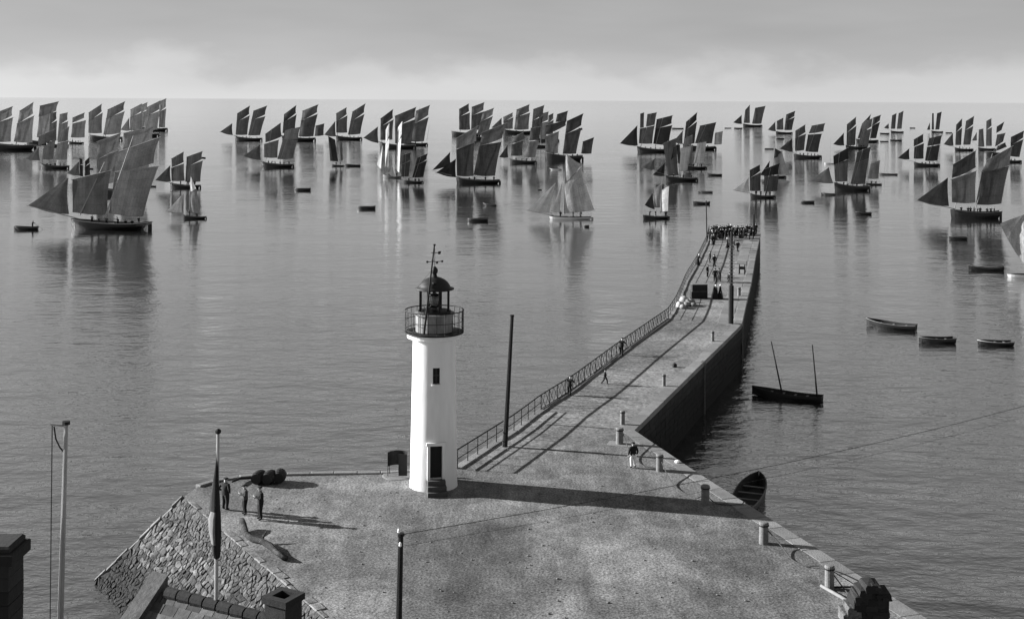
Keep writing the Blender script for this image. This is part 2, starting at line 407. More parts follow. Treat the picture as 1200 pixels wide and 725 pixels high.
# ---- pitched rubble slope on the left
sl_n = Vector((-top_dir.y*-1, 0, 0))
outw = Vector((top_dir.y, -top_dir.x, 0));
if outw.x > 0: outw = -outw
tip = P(112, 681, ZW)
run = (tip-A).dot(outw); hip = (tip-A).dot(top_dir)
depth_below = 1.6
k_ = (abs(ZW)+depth_below)/abs(ZW)
footA = A+outw*run*k_+top_dir*hip*k_; footA.z = ZW-depth_below
footB = SWp+outw*run*k_; footB.z = ZW-depth_below
north = seap[1]
fN = north+Vector((-.5, 4.5, 0)); fN.z = ZW-depth_below
mbs = MB().add([A, SWp, footB, footA, north, fN, Vector((A.x+3, A.y-3, BOT)), Vector((SWp.x, SWp.y, BOT))], [(0, 3, 2, 1), (0, 4, 5, 3)])
bed = mbs.build('revetment_bed', 'rubble_bed', quay)
slope_v = (outw*run+Vector((0, 0, ZW))); slope_len = slope_v.length; sv = slope_v.normalized(); snrm = top_dir.cross(sv)
if snrm.z < 0: snrm = -snrm
def slope_pt(a, b, hgt): return A+top_dir*a+sv*b+snrm*hgt
seeds = []; vb = .15; row = 0
while vb < slope_len+1.2:
    hrow = rng.choice((.18, .22, .26, .30, .38)); u0 = hip*vb/slope_len+.3; ua = u0+rng.uniform(0, .3)
    while ua < 19.5:
        w = .18+.45*rng.random()**1.6
        seeds.append((ua+w/2+rng.uniform(-.1, .1), vb+hrow/2+rng.uniform(-.3, .3)*hrow)); ua += w
    vb += hrow
def clip(poly, px0, py0, nx_, ny_):
    out = []
    for i in range(len(poly)):
        p, q_ = poly[i], poly[(i+1) % len(poly)]; dp = (p[0]-px0)*nx_+(p[1]-py0)*ny_; dq = (q_[0]-px0)*nx_+(q_[1]-py0)*ny_
        if dp <= 0: out.append(p)
        if (dp < 0 < dq) or (dq < 0 < dp):
            t = dp/(dp-dq); out.append((p[0]+(q_[0]-p[0])*t, p[1]+(q_[1]-p[1])*t))
    return out
def cell(i):
    a, b = seeds[i]; poly = [(a-.7, b-.55), (a+.7, b-.55), (a+.7, b+.55), (a-.7, b+.55)]
    for j, (c, d) in enumerate(seeds):
        if j == i or abs(c-a) > 1.5 or abs(d-b) > 1.3: continue
        dx, dy = c-a, d-b; l = math.hypot(dx, dy)
        poly = clip(poly, (a+c)/2-dx/l*.011, (b+d)/2-dy/l*.011, dx/l, dy/l)
        if len(poly) < 3: return None
    poly = clip(poly, a, .04, 0, -1)
    # no stone past the arris
    sl_ = math.hypot(1, hip/slope_len); poly = clip(poly, .12, 0, -1/sl_, (hip/slope_len)/sl_)
    return poly if len(poly) >= 3 else None
def stone_geo(poly, mb, org_):
    n = len(poly); ca_ = sum(p[0] for p in poly)/n; cb_ = sum(p[1] for p in poly)/n
    pr = rng.uniform(.015, .085); tl = (rng.uniform(-.16, .16), rng.uniform(-.16, .16)); sc_ = rng.uniform(.72, .88)
    vs = [slope_pt(p[0], p[1], -.08)-org_ for p in poly]+[slope_pt(p[0], p[1], pr*.5)-org_ for p in poly]
    vs += [slope_pt(ca_+(p[0]-ca_)*sc_, cb_+(p[1]-cb_)*sc_, pr+(p[0]-ca_)*tl[0]+(p[1]-cb_)*tl[1]+rng.uniform(-.015, .015))-org_ for p in poly]
    vs += [slope_pt(ca_, cb_, pr+.02)-org_]
    fs = [(i, n+i, n+(i+1) % n, (i+1) % n) for i in range(n)]+[(n+i, 2*n+i, 2*n+(i+1) % n, n+(i+1) % n) for i in range(n)]+[(2*n+i, 3*n, 2*n+(i+1) % n) for i in range(n)]
    o_ = len(mb.v); mb.add(vs, fs)
    return Vector(vs[0])
def seen(p): return HY-(p.z-CAMH)/p.y*F
order = sorted(range(len(seeds)), key=lambda i: 0 if seen(slope_pt(seeds[i][0], seeds[i][1], 0)) < 732 and seeds[i][1] < slope_len+.3 else 1)
flip_ = top_dir.cross(sv).dot(snrm) > 0
rest = MB(); cnt = 0
for i in order:
    poly = cell(i)
    if not poly: continue
    if flip_: poly = poly[::-1]
    if cnt < 299:
        c = slope_pt(seeds[i][0], seeds[i][1], 0); m1 = MB(); stone_geo(poly, m1, c); link('stone', m1.mesh('stone', 'rubble'), quay, c); cnt += 1
    else: stone_geo(poly, rest, Vector((0, 0, 0)))
ro = rest.build('rubble_stones', 'rubble', quay); ro['kind'] = 'stuff'
print('slope stones', cnt, len(seeds))
# edging stones along the top of the slope and down its arris
strip_stones([A, A+top_dir*24], .85, .30, .05, -.2, .03, 'edging_stone', 'edge_rough', quay, side=1 if Vector((-top_dir.y, top_dir.x, 0)).dot(outw) > 0 else -1, jit=.05, wj=.16)
def arris(p0, p1, step, wd):
    n = int((p1-p0).length/step); t = (p1-p0)/n; d = t.normalized(); sd = d.cross(Vector((0, 0, 1))).normalized(); upv = sd.cross(d)
    if upv.z < 0: upv = -upv
    for i in range(n):
        c = p0+t*(i+.5); l = t.length*.46; w = wd*rng.uniform(.6, 1.25); hh = .07*rng.uniform(.2, 1.8)
        vs = [c+d*a*l+sd*b*w+upv*h_ for h_ in (-.2, hh) for a, b in ((-1, -1), (1, -1), (1, 1), (-1, 1))]
        vs = [v-c for v in vs]
        MB().add(vs, [(3, 2, 1, 0), (4, 5, 6, 7), (0, 1, 5, 4), (1, 2, 6, 5), (2, 3, 7, 6), (3, 0, 4, 7)]).build('edging_stone', 'edge_rough', quay, loc=c)
arris(A, Vector((tip.x, tip.y, ZW)), .8, .22)
# low edge on the sea side of the quay
strip_stones(seap, 1.5, .25, .2, -.3, .10, 'edge_stone', 'granite', quay, side=-1, wj=.05)
# scattered pebbles on the quay ground
pm = []
for k in range(5):
    b = MB(); n = 6; r0 = .05+.015*k
    b.lathe([(r0*.7, 0), (r0, r0*.35), (r0*.55, r0*.7)], 6); b.v = [(x*(1+rng.uniform(-.2, .2)), y*(1+rng.uniform(-.2, .2)), z) for x, y, z in b.v]
    pm.append(b)
peb = MB()
for k in range(420):
    px_, py_ = rng.uniform(300, 1000), rng.uniform(560, 724); p = P(px_, py_)
    if px_ > 600 and py_ < 548+(px_-745)*.62+22: continue
    b = rng.choice(pm); a = rng.uniform(0, 6.3); sc = rng.uniform(.3, .9)**2
    peb.add([(p.x+sc*(x*math.cos(a)-y*math.sin(a)), p.y+sc*(x*math.sin(a)+y*math.cos(a)), z*sc) for x, y, z in b.v], b.f)
po = peb.build('pebbles', 'granite', quay); po['kind'] = 'stuff'
# raised kerb and lower step along the railing
def offs(pts, d):
    out = []
    for i, p in enumerate(pts):
        t = (pts[min(i+1, len(pts)-1)]-pts[max(i-1, 0)]).normalized(); out.append(p+Vector((t.y, -t.x, 0))*d)
    return out
strip_stones(railp, 2.4, .28, .32, -.3, .10, 'kerb_stone', 'granite', pier, side=1, jit=.012, wj=.03)
for dd, n0, n1 in ((1.15, 0, 2),):
    lp = offs(railp, dd)[n0:n1+1]
    strip_stones(lp, 2.6, .07, .07, -.2, .07, 'kerb_stone', 'granite', pier, side=1, jit=.01, wj=.01)

# ---------------------------------------------------------------- railing
rail = thing('railing', 'dark iron railing with crossed lattice along the seaward side of the pier', 'railing', railp[0])
O = railp[0]
def radd(name, mb): mb.build(name, 'iron', rail)
post = MB().tube([(0, 0, 0), (0, 0, 1.2)], .035, 6).mesh('post', 'iron')
segA = [railp[0], railp[1], railp[2]]; segB = railp[2:6]; segC = railp[5:]
for pts, st in ((segA, 1.55), (segB, 1.75), (segC, 2.2)):
    for p in resample(pts, st): link('post', post, rail, p-O)
def hrail(pts, z, r): radd('rail', MB().tube([p-O+Vector((0, 0, z)) for p in resample(pts, 3)], r, 6))
hrail(railp, 1.2, .045); hrail(segA, .62, .028); hrail(segB, .14, .03); hrail(segC, .8, .018); hrail(segC, .4, .018)
rs = resample(segB, 1.75*.5)
for a, b in zip(rs, rs[1:]):
    radd('lattice_bar', MB().tube([a-O+Vector((0, 0, .14)), b-O+Vector((0, 0, 1.18))], .022, 4))
    radd('lattice_bar', MB().tube([a-O+Vector((0, .03, 1.18)), b-O+Vector((0, .03, .14))], .022, 4))

# ---------------------------------------------------------------- lighthouse
LC = P(508, 568); lh = thing('lighthouse', 'white round lighthouse with dark domed lantern and iron gallery on the quay', 'lighthouse', LC)
def bool_cut(me, cutters):
    o = bpy.data.objects.new('tmp', me); COL.objects.link(o); cs = []
    for c in cutters:
        co = bpy.data.objects.new('cut', c); COL.objects.link(co); cs.append(co)
        md = o.modifiers.new('b', 'BOOLEAN'); md.operation = 'DIFFERENCE'; md.object = co; md.solver = 'EXACT'
    bpy.context.view_layer.update(); dg = bpy.context.evaluated_depsgraph_get()
    r = bpy.data.meshes.new_from_object(o.evaluated_get(dg))
    for c in cs+[o]: bpy.data.objects.remove(c)
    return r
shaft = MB().lathe([(1.44, -.02), (1.42, .25), (1.40, .5), (1.27, 8.85)], 48).mesh('shaft', 'whitewash')
fa = math.atan2(-.986, .168)               # the way the door looks
D4 = Matrix.Rotation(fa, 4, 'Z')           # local +X = outwards through the door
cut1 = MB().box(1.0, 2.2, -.36, .36, .78, 2.70, M4=D4).mesh('c', 'whitewash'); cut2 = MB().box(1.0, 2.2, -.21, .21, 6.3, 7.25, M4=D4).mesh('c', 'whitewash')
sm = bool_cut(shaft, [cut1, cut2])
so = link('shaft', sm, lh)
for pl in sm.polygons: pl.use_smooth = abs(pl.normal.z) < .5
try:
    sm.set_sharp_from_angle(angle=R(30))
except Exception: pass
dr = MB().box(1.02, 1.10, -.36, .36, .78, 2.70, M4=D4)
dro = dr.build('door', 'door_dark', lh)
for z0 in (.86, 1.75): MB().box(1.10, 1.12, -.28, .28, z0, z0+.78, M4=D4).build('door_panel', 'door_dark', dro)
fr = MB().box(1.30, 1.47, -.52, -.36, .70, 2.86, M4=D4).box(1.30, 1.47, .36, .52, .70, 2.86, M4=D4).box(1.30, 1.48, -.58, .58, 2.72, 2.90, M4=D4)
fr.build('door_frame', 'whitewash', lh)
for i in range(3):
    MB().box(1.25, 1.55+.27*(3-i), -.58+.03*i, .58-.03*i, .26*i+(.0 if i else -.05), .26*(i+1)-.003, bev=.02, M4=D4).build('step', 'step_stone', lh)
wo_ = MB().box(1.02, 1.08, -.21, .21, 6.3, 7.25, M4=D4).build('window', 'door_dark', lh)
wf = MB().box(1.08, 1.11, -.02, .02, 6.3, 7.25, M4=D4).box(1.08, 1.112, -.21, .21, 6.76, 6.80, M4=D4).build('window_bar', 'step_stone', wo_)
MB().box(1.2, 1.40, -.28, .28, 6.22, 6.30, M4=D4).build('window_sill', 'whitewash', wo_)
MB().lathe([(1.27, 8.74), (1.50, 8.83), (1.62, 8.85), (1.64, 9.11), (1.0, 9.13)], 40).build('gallery_floor', 'whitewash', lh)
MB().lathe([(1.60, 9.105), (1.76, 9.11), (1.76, 9.19), (1.0, 9.20)], 40).build('gallery_edge', 'iron', lh)
gr = MB()
for z, r in ((10.45, .035), (9.85, .02), (9.32, .02)):
    gr.tube([(1.74*math.cos(q), 1.74*math.sin(q), z) for q in [2*math.pi*i/40 for i in range(41)]], r, 5, cap=False)
gro = gr.build('gallery_rail', 'iron', lh)
bal = MB().tube([(0, 0, 9.18), (0, 0, 10.45)], .022, 5).mesh('baluster', 'iron')
for i in range(22):
    q = 2*math.pi*i/22; link('baluster', bal, gro, (1.74*math.cos(q), 1.74*math.sin(q), 0))
MB().lathe([(1.12, 9.18), (1.12, 10.16), (1.2, 10.2), (1.2, 10.30), (.3, 10.32)], 20).build('lantern_drum', 'drum_stone', lh)
MB().lathe([(1.0, 10.30), (1.0, 10.42), (.85, 10.42)], 20).build('lantern_sill', 'iron', lh)
mul = MB().box(-.05, .05, -.05, .05, 10.4, 11.75).mesh('mullion', 'iron')
for i in range(8):
    q = 2*math.pi*(i+.5)/8; link('mullion', mul, lh, (.9*math.cos(q), .9*math.sin(q), 0))
gm = bpy.data.materials.new('lantern_glass'); gm.use_nodes = True; gb = gm.node_tree.nodes['Principled BSDF']; gb.inputs['Base Color'].default_value = (.9, .9, .9, 1); gb.inputs['Transmission Weight'].default_value = 1; gb.inputs['Roughness'].default_value = .02; gb.inputs['IOR'].default_value = 1.02; MATS['lantern_glass'] = gm
for i in range(8):
    q0, q1 = 2*math.pi*(i+.5)/8, 2*math.pi*(i+1.5)/8
    a = Vector((.87*math.cos(q0), .87*math.sin(q0), 10.42)); b = Vector((.87*math.cos(q1), .87*math.sin(q1), 10.42)); t = (b-a)*.04; a += t; b -= t; up = Vector((0, 0, 1.3))
    n_ = (a+b); n_.z = 0; n_ = n_.normalized()*.01
    MB().add([a, b, b+up, a+up, a+n_, b+n_, b+up+n_, a+up+n_], [(3, 2, 1, 0), (4, 5, 6, 7), (0, 1, 5, 4), (1, 2, 6, 5), (2, 3, 7, 6), (3, 0, 4, 7)]).build('pane', 'lantern_glass', lh)
ln_ = MB().lathe([(.16, 10.3), (.12, 10.6), (.26, 10.75), (.34, 11.0), (.26, 11.3), (.12, 11.45), (.05, 11.6)], 14).build('lamp_lens', 'lens', lh, smooth=True)
MB().lathe([(.30, 10.62), (.37, 10.64), (.37, 10.70), (.30, 10.72)], 14).build('lens_ring', 'iron', ln_); MB().lathe([(.28, 11.3), (.35, 11.32), (.35, 11.38), (.26, 11.4)], 14).build('lens_ring', 'iron', ln_)
roof = MB().lathe([(.9, 11.68), (1.16, 11.68), (1.18, 11.74), (.98, 11.78), (.92, 11.92), (.80, 12.10), (.62, 12.25), (.38, 12.37), (.16, 12.43), (.13, 12.56)], 28).build('dome', 'copper_dark', lh, smooth=True)
MB().lathe([(.10, 12.54), (.13, 12.60), (.18, 12.68), (.20, 12.80), (.17, 12.92), (.09, 13.0), (.03, 13.06)], 14).build('finial', 'copper_dark', roof, smooth=True)
v_ = MB().tube([(0, 0, 13.0), (0, 0, 14.1)], .022, 5)
for q in (R(20), R(110)):
    c, s_ = math.cos(q), math.sin(q); v_.tube([(-.46*c, -.46*s_, 13.33), (.46*c, .46*s_, 13.33)], .02, 5)
v_.tube([(-.2, 0, 13.85), (.25, .05, 13.85)], .02, 5)
vane = v_.build('weather_vane', 'iron', roof)
for q in (R(20), R(110), R(200), R(290)):
    c, s_ = math.cos(q), math.sin(q)
    MB().lathe([(.0, -.08), (.075, -.03), (.075, .03), (0, .08)], 8).build('vane_disc', 'iron', roof, loc=(.46*c, .46*s_, 13.33))
MB().add([(.2, .0, 13.77), (.34, .02, 13.77), (.38, .03, 13.95), (.2, .0, 13.93), (.2, .03, 13.77), (.34, .05, 13.77), (.38, .06, 13.95), (.2, .03, 13.93)], [(3, 2, 1, 0), (4, 5, 6, 7), (0, 1, 5, 4), (1, 2, 6, 5), (2, 3, 7, 6), (3, 0, 4, 7)]).build('vane_tail', 'iron', roof)
vh = D4 @ Vector((.80, -.1, 0))
MB().lathe([(0, -.05), (.13, -.04), (.13, .04), (0, .05)], 10).build('dome_vent', 'iron', roof, loc=(vh.x*.92, vh.y*.92, 12.16))
pb = PD(497, 391, LC.y-1.65)-LC; pt = PD(509, 288, LC.y-1.1)-LC
MB().tube([pb, pb+(pt-pb)*.55, pt], [.065, .055, .045], 7).build('signal_staff', 'pole_wood', lh)
MB().tube([pt, pt+Vector((0, 0, .1))], .08, 6).build('staff_cap', 'iron', lh)
MB().tube([pb+(pt-pb)*.72, LC*0+Vector((-1.05, -.3, 11.75))], .01, 4).build('stay', 'wire', lh)

# ---------------------------------------------------------------- screen by the lighthouse
uc = P(466, 557); ur = thing('iron_screen', 'dark curved sheet iron screen on thin legs beside the lighthouse', 'screen', uc)
MB().lathe([(.95, .0), (.93, .03), (.85, .045)], 20).build('base_slab', 'whitewash', ur); ur.children[0].data.materials[0] = M('granite')
arc = [(.62*math.cos(q)*1.0, .62*math.sin(q)) for q in [R(200+ -10*i) for i in range(18)]]
vs = []; fs = []
for i, (x, y) in enumerate(arc):
    vs += [(x, y, .50), (x, y, 1.38), (x*1.03, y*1.03, .50), (x*1.03, y*1.03, 1.38)]
    if i: a = 4*i-4; b = 4*i; fs += [(a, b, b+1, a+1), (a+2, a+3, b+3, b+2), (a+1, b+1, b+3, a+3), (a, a+2, b+2, b)]
fs += [(0, 1, 3, 2), (4*17, 4*17+2, 4*17+3, 4*17+1)]
MB().add(vs, fs).build('screen_panel', 'iron', ur)
MB().box(.10, .62, -.52, -.47, .15, 1.45).build('side_panel', 'iron', ur)
for i in (0, 5, 11, 17): MB().tube([(arc[i][0], arc[i][1], .02), (arc[i][0], arc[i][1], .55)], .025, 5).build('leg', 'iron', ur)

# ---------------------------------------------------------------- boats
HOR = lambda px: 114+6.5*px/1200
def sail_mesh(name, T, C, Pk, H, shade, swing, camber, tri=False):
    nu, nv = 7, 8
    T, C, Pk, H = [Vector((p[0], p[1])) for p in (T, C, Pk, H)]
    w = max((C-T).length, .3); hgt = max((H-T).length, (Pk-C).length)
    vs = []; uvs = []; fs = []
    x0 = T.x if not tri else T.x
    for j in range(nv+1):
        v = j/nv
        for i in range(nu+1):
            u = i/nu
            a = T.lerp(H, v); b = C.lerp(Pk, v)
            # hollow in the leech, slack in the foot
            b = b + (T.lerp(H, v)-b).normalized()*(.03*w*math.sin(math.pi*v)) if (T.lerp(H, v)-b).length > 1e-4 else b
            p = a.lerp(b, u)
            foot = -.05*w*math.sin(math.pi*u)*(1-v)**4 if not tri else -.06*w*math.sin(math.pi*u)*(1-v)**3
            p = Vector((p.x, p.y+foot*(1 if tri else .6)))
            bel = camber*w*math.sin(math.pi*min(1, u*1.0)**.8)*(.35+.65*math.sin(math.pi*min(1, .15+v*.8)))
            wr = .012*w*math.sin(9*u+5*v+rng.random()*.3)
            y = (p.x-x0)*math.tan(swing)+bel+wr
            vs.append((p.x, y, p.y)); uvs.append((u*w, v*hgt))
    n = nu+1
    for j in range(nv):
        for i in range(nu): fs.append((j*n+i, j*n+i+1, (j+1)*n+i+1, (j+1)*n+i))
    me = bpy.data.meshes.new(name); me.from_pydata(vs, [], fs); me.materials.append(sail_mat(shade))
    ul = me.uv_layers.new(name='UVMap')
    for lp in me.loops: ul.data[lp.index].uv = uvs[lp.vertex_index]
    me.polygons.foreach_set('use_smooth', [True]*len(fs)); me.update()
    return me

def hull_parts(root, Ln, fb=.085, hull='hull_black', beam=.26, rail='rubrail', transom=.62, rake=.05, bowf=1.75, open_=False, sternf=1.25, flare=1.0, stem=.02):
    ns_ = 15; B = Ln*beam; dr = Ln*.07; secs = []; vs = []; fs = []
    def bh(t): return max(.012, (1-(1-min(1, t/.48))**2.3)**.8) if t < .48 else 1-(1-transom)*((t-.48)/.52)**2
    def sh(t): f = fb*Ln; return f*(1+(bowf-1)*(1-t)**2.4*1.0 if t < .6 else 1+(bowf-1)*(1-t)**2.4+(sternf-1)*((t-.6)/.4)**1.6)
    prof = [(0, -1), (.42, -.75), (.78, -.25), (.90, .0), (.97, .5), (1.0, 1.0)]
    for i in range(ns_+1):
        t = i/ns_; b = bh(t)*B/2; z1 = sh(t); xw = -Ln/2+Ln*t*(1-rake)+0; xs = -Ln/2+Ln*t
        r = []
        for pb_, pz in prof:
            z = pz*dr*(1-.35*t*0) if pz < 0 else pz*z1
            f = (pz+1)/2
            x = xw+(xs-xw)*max(0, pz)**1.0+Ln*stem*max(0, 1-t/.3)*(1-max(0, pz))**1.3
            fine = 1 if pz > 0 else (.55+.45*math.sin(math.pi*min(1, .12+t*.9)))
            r.append((x, b*pb_*fine, z))
        secs.append(r)
    np_ = len(prof)
    for r in secs:
        vs += [(x, -y, z) for x, y, z in r[::-1]]+[(x, y, z) for x, y, z in r[1:]]
    m = 2*np_-1
    for i in range(ns_):
        for k in range(m-1): fs.append((i*m+k, i*m+k+1, (i+1)*m+k+1, (i+1)*m+k))
    fs.append(tuple(ns_*m+k for k in range(m-1, -1, -1)))
    # inner skin / deck
    o = len(vs); dk = .35 if not open_ else .80; th = max(.035, Ln*.006)
    for i in range(ns_+1):
        t = i/ns_; b = max(.01, bh(t)*B/2-th); z1 = sh(t); xs = -Ln/2+Ln*t+ (th if i == 0 else (-th if i == ns_ else 0)); zd = z1*(1-dk) if not open_ else max(-dr*.5, -.05*Ln*0+z1*.05)
        bb = b*(.97 if not open_ else .72)
        vs += [(xs, -b, z1+.01), (xs, -bb, zd), (xs, bb, zd), (xs, b, z1+.01)]
    mi = [0]*len(fs)
    for i in range(ns_):
        a = o+4*i; c = a+4
        fs += [(a, a+1, c+1, c), (a+1, a+2, c+2, c+1), (a+2, a+3, c+3, c+2)]; mi += [1]*3
        l0, l1 = i*m, (i+1)*m
        fs += [(l0, a, c, l1), (l0+m-1, l1+m-1, c+3, a+3)]; mi += [0]*2
    a = o+4*ns_; fs += [(a, a+3, a+2, a+1)]; mi += [1]
    fs += [(ns_*m, a, a+3, ns_*m+m-1)]; mi += [0]
    h = MB(); h.v = vs; h.f = fs; h.mi = mi
    h.build('hull', [hull, 'inside_wood' if open_ else 'deck_wood'], root)
    if rail:
        for sgn in (-1, 1):
            pts = [(-Ln/2+Ln*i/ns_, sgn*(bh(i/ns_)*B/2+.01), sh(i/ns_)*.97) for i in range(ns_+1)]
            MB().tube(pts, max(.03, Ln*.0052), 5).build('rub_rail', rail, root)
    return bh, sh, B

def sub(b, *xy): return [(xy[i], xy[i+1]) for i in range(0, len(xy), 2)]
boat_count = 0
crew_spots = []
def lugger(label, bow, stern, wy, sails, yaw=0.0, hull='hull_black', fb=.085, shade=None, crew=0, cat='sailing boat', name='lugger', group='fishing fleet under sail', bowsprit=True, mast_near=False, mast_mat='spar', masts=(), rail='rubrail', short=None, flag=None, gaff=False, rake=.09, bowf=2.0, beam=.26, swing=None):
    global boat_count
    boat_count += 1
    cx = (bow+stern)/2; O = P(cx, wy, ZW); d = O.y; s = F/d
    root = thing(name, label, cat, O, 0, group)
    cy = math.cos(yaw); Ln = (stern-bow)/s/cy
    root.rotation_euler = (0, 0, yaw)
    def loc(px, py):
        w = PD(px, py, d)-O
        return (w.x/cy, w.z)
    bh, sh, B = hull_parts(root, Ln, fb, hull, rail=rail, rake=rake, bowf=bowf, beam=beam)
    base = shade if shade is not None else rng.uniform(.085, .13)
    mast_top = {}
    idx = 0
    names = {'j': 'jib', 't': 'topsail', 'm': 'mizzen_sail', 'g': 'mainsail'}
    sw = rng.uniform(-.26, .2) if swing is None else swing
    rest_masts = []
    for sp in sails:
        kd = sp[0]; pts = sp[1]; sd = sp[2] if len(sp) > 2 else max(.03, base+rng.uniform(-.02, .02))
        pp = [loc(pts[i], pts[i+1]) for i in range(0, len(pts), 2)]
        if kd == 'j':
            tipp, head, clew = pp
            me = sail_mesh('jib', tipp, clew, head, (head[0]-.05, head[1]), sd, sw*.6, .05, True); link('jib', me, root)
            # bowsprit and stay
            if bowsprit:
                MB().tube([(-Ln*.40, 0, sh(.1)+.1), (min(tipp[0]-.35, -Ln/2), 0, tipp[1]-.03)], [max(.07, Ln*.007), max(.04, Ln*.004)], 5).build('bowsprit', mast_mat, root)
        else:
            if kd in 'SLtgml':
                T_, C_, K_, H_ = pp
            parts = []
            if kd == 'S':
                fl, fr_ = .60+rng.uniform(-.03, .03), .66+rng.uniform(-.03, .03)
                T2, C2 = Vector(T_), Vector(C_); K2, H2 = Vector(K_), Vector(H_)
                hl = T2.lerp(H2, fl); hr = C2.lerp(K2, fr_)
                ext_ = (hr-hl)*.06
                gap = (K2-C2).length*.05
                parts = [('lower', T2, C2, hr+ext_, hl), ('top', hl+Vector((0, .02)), C2.lerp(K2, fr_+.07)+ext_*.0, K2, H2)]
                nm = ('foresail', 'fore_topsail') if idx == 0 else ('mainsail', 'main_topsail') if idx == 1 else ('mizzen_sail', 'mizzen_topsail')
            elif kd == 'L': parts = [('lower', T_, C_, K_, H_)]; nm = (('foresail', 'mainsail', 'mizzen_sail')[min(idx, 2)],)
            else: parts = [('one', T_, C_, K_, H_)]; nm = (names.get(kd, 'sail'),)
            sw2 = sw*(.8+.2*idx)
            for (pn, t_, c_, k2, h2), nn in zip(parts, nm):
                sdd = sd*(1.0 if pn != 'top' else rng.uniform(.8, 1.25))
                me = sail_mesh(nn, t_, c_, k2, h2, sdd, sw2, .07*(1 if sw > 0 else -1)); so_ = link(nn, me, root)
                if kd != 'T':
                    a = Vector(h2); b = Vector(k2); dirv = (b-a); 
                    ya = (a.x-Vector(t_).x)*math.tan(sw2); yb = (b.x-Vector(t_).x)*math.tan(sw2)
                    a2 = a-dirv*.04; b2 = b+dirv*.03
                    MB().tube([(a2.x, ya, a2.y), (b2.x, yb, b2.y)], max(.045, Ln*.005), 5).build('yard', mast_mat, root)
                if kd == 'g':
                    MB().tube([(Vector(t_).x-.1, 0, Vector(t_).y-.12), (Vector(c_).x+.3, (c_[0]-t_[0])*math.tan(sw2), Vector(c_).y-.12)], max(.05, Ln*.006), 5).build('boom', mast_mat, root)
            if kd in 'SLl' and not masts:
                w_ = C_[0]-T_[0]
                rest_masts.append((idx, (T_[0]+.06*w_, 0), Vector(H_).lerp(Vector(K_), .38)))
            if kd in 'SLlg': idx += 1
            if kd == 't' and rest_masts:
                i0, ft, tp = rest_masts[-1]; rest_masts[-1] = (i0, ft, Vector(H_).lerp(Vector(K_), .42))
    for i0, ft, tp in rest_masts:
        t = min(1, max(0, ft[0]/Ln+.5)); yo = (-.14 if mast_near else .14)
        x_f = max(-Ln*.46, min(Ln*.4, ft[0]))
        MB().tube([(x_f, yo*.5, sh(t)*.4), (tp.x, yo*2+(-.2 if mast_near else .2)*0, tp.y+.25)], [max(.08, Ln*.0095), max(.05, Ln*.006)], 6).build('mast', mast_mat, root)
    for (x0, y0, x1, y1) in masts:
        a = loc(x0, y0); b = loc(x1, y1)
        yo = -.35 if mast_near and y1 < 170 else .4*mast_near
        MB().tube([(a[0], yo, a[1]), (b[0], yo*1.6, b[1])], [max(.07, Ln*.009), max(.03, Ln*.005)], 6).build('mast', mast_mat, root)
    if flag:
        a = loc(*flag); w_ = 4.5/s
        MB().add([(a[0], 0, a[1]), (a[0]+w_*.5, .1, a[1]-.05), (a[0]+w_, 0, a[1]-.1), (a[0]+w_, .0, a[1]-w_*.6), (a[0]+w_*.5, .1, a[1]-w_*.55), (a[0], 0, a[1]-w_*.5)], [(0, 1, 4, 5), (1, 2, 3, 4)]).build('flag', 'flag_cloth', root)
    # rudder and tiller
    MB().box(Ln*.47, Ln*.52, -.04, .04, -Ln*.06, sh(1)*.7).build('rudder', hull, root)
    MB().box(-.15*Ln*.3, .15*Ln*.3, -B*.14, B*.14, sh(.5)*.6, sh(.5)*.6+.35, bev=.05).build('hatch', 'deck_wood', root)
    if Ln > 6:
        MB().tube([(Ln*.30, .0, sh(.8)*1.02), (Ln*.48, 0, sh(1)*1.1)], .05, 5).build('tiller', mast_mat, root)
    st = short or label
    Mw = Matrix.Translation(O) @ Matrix.Rotation(yaw, 4, 'Z')
    for i in range(crew):
        t = .18+.72*(i+rng.uniform(.2, .8))/crew
        x = -Ln/2+Ln*t; y = rng.choice((-1, 1, -1))*bh(t)*B/2*rng.uniform(.35, .7)
        crew_spots.append((Mw @ Vector((x, y, sh(t)*.65)), rng.uniform(0, 6.28), st))
    return root

G_FLEET = 'luggers of the fishing fleet under sail'
def lg(label, *a, **k): return lugger(label, *a, **k)

# --- left-hand side
lg('long lugger with tall faded sails, bow cut off by the edge of the view', -22, 41, 176, [('S', [-6, 166, 13, 166, 15, 125, -4, 132]), ('S', [16, 166, 38, 167, 39, 120, 23, 130])], crew=5, shade=.15, yaw=.05)
lg('lugger with a pale patched lower mainsail under a broad dark topsail', 30, 63, 169, [('L', [43, 161, 59, 161, 62, 131, 46, 136], .26), ('t', [45, 137, 66, 130, 69, 119, 47, 124], .12)], shade=.14)
lg('lugger with narrow ragged dark topsails crowded behind the open-waisted lugger', 54, 80, 172, [('S', [57, 165, 66, 165, 66, 131, 59, 133]), ('S', [67, 165, 78, 165, 79, 132, 70, 134])], shade=.10)
lg('lugger with low jib and slanting mast line, in front of the faded luggers', 47, 81, 197.5, [('j', [29, 186, 45, 172.5, 46.5, 188]), ('L', [48.5, 187, 62.5, 186.5, 65, 163, 51, 172]), ('t', [44, 171, 65, 162, 64, 151.5, 45, 160], .09), ('L', [63.5, 187, 79, 187, 80.5, 165, 67.5, 168]), ('t', [67.5, 167, 80, 164.5, 81.5, 148, 71, 155])], crew=5, shade=.12, yaw=-.06, mast_near=True)
lg('small lugger showing one two-piece sail with a low crowded hull', 80, 98, 168.5, [('L', [83, 161, 99.5, 161, 101, 141, 85, 145]), ('t', [84.5, 144, 99, 138, 99.5, 132, 85, 138])], crew=4, shade=.14)
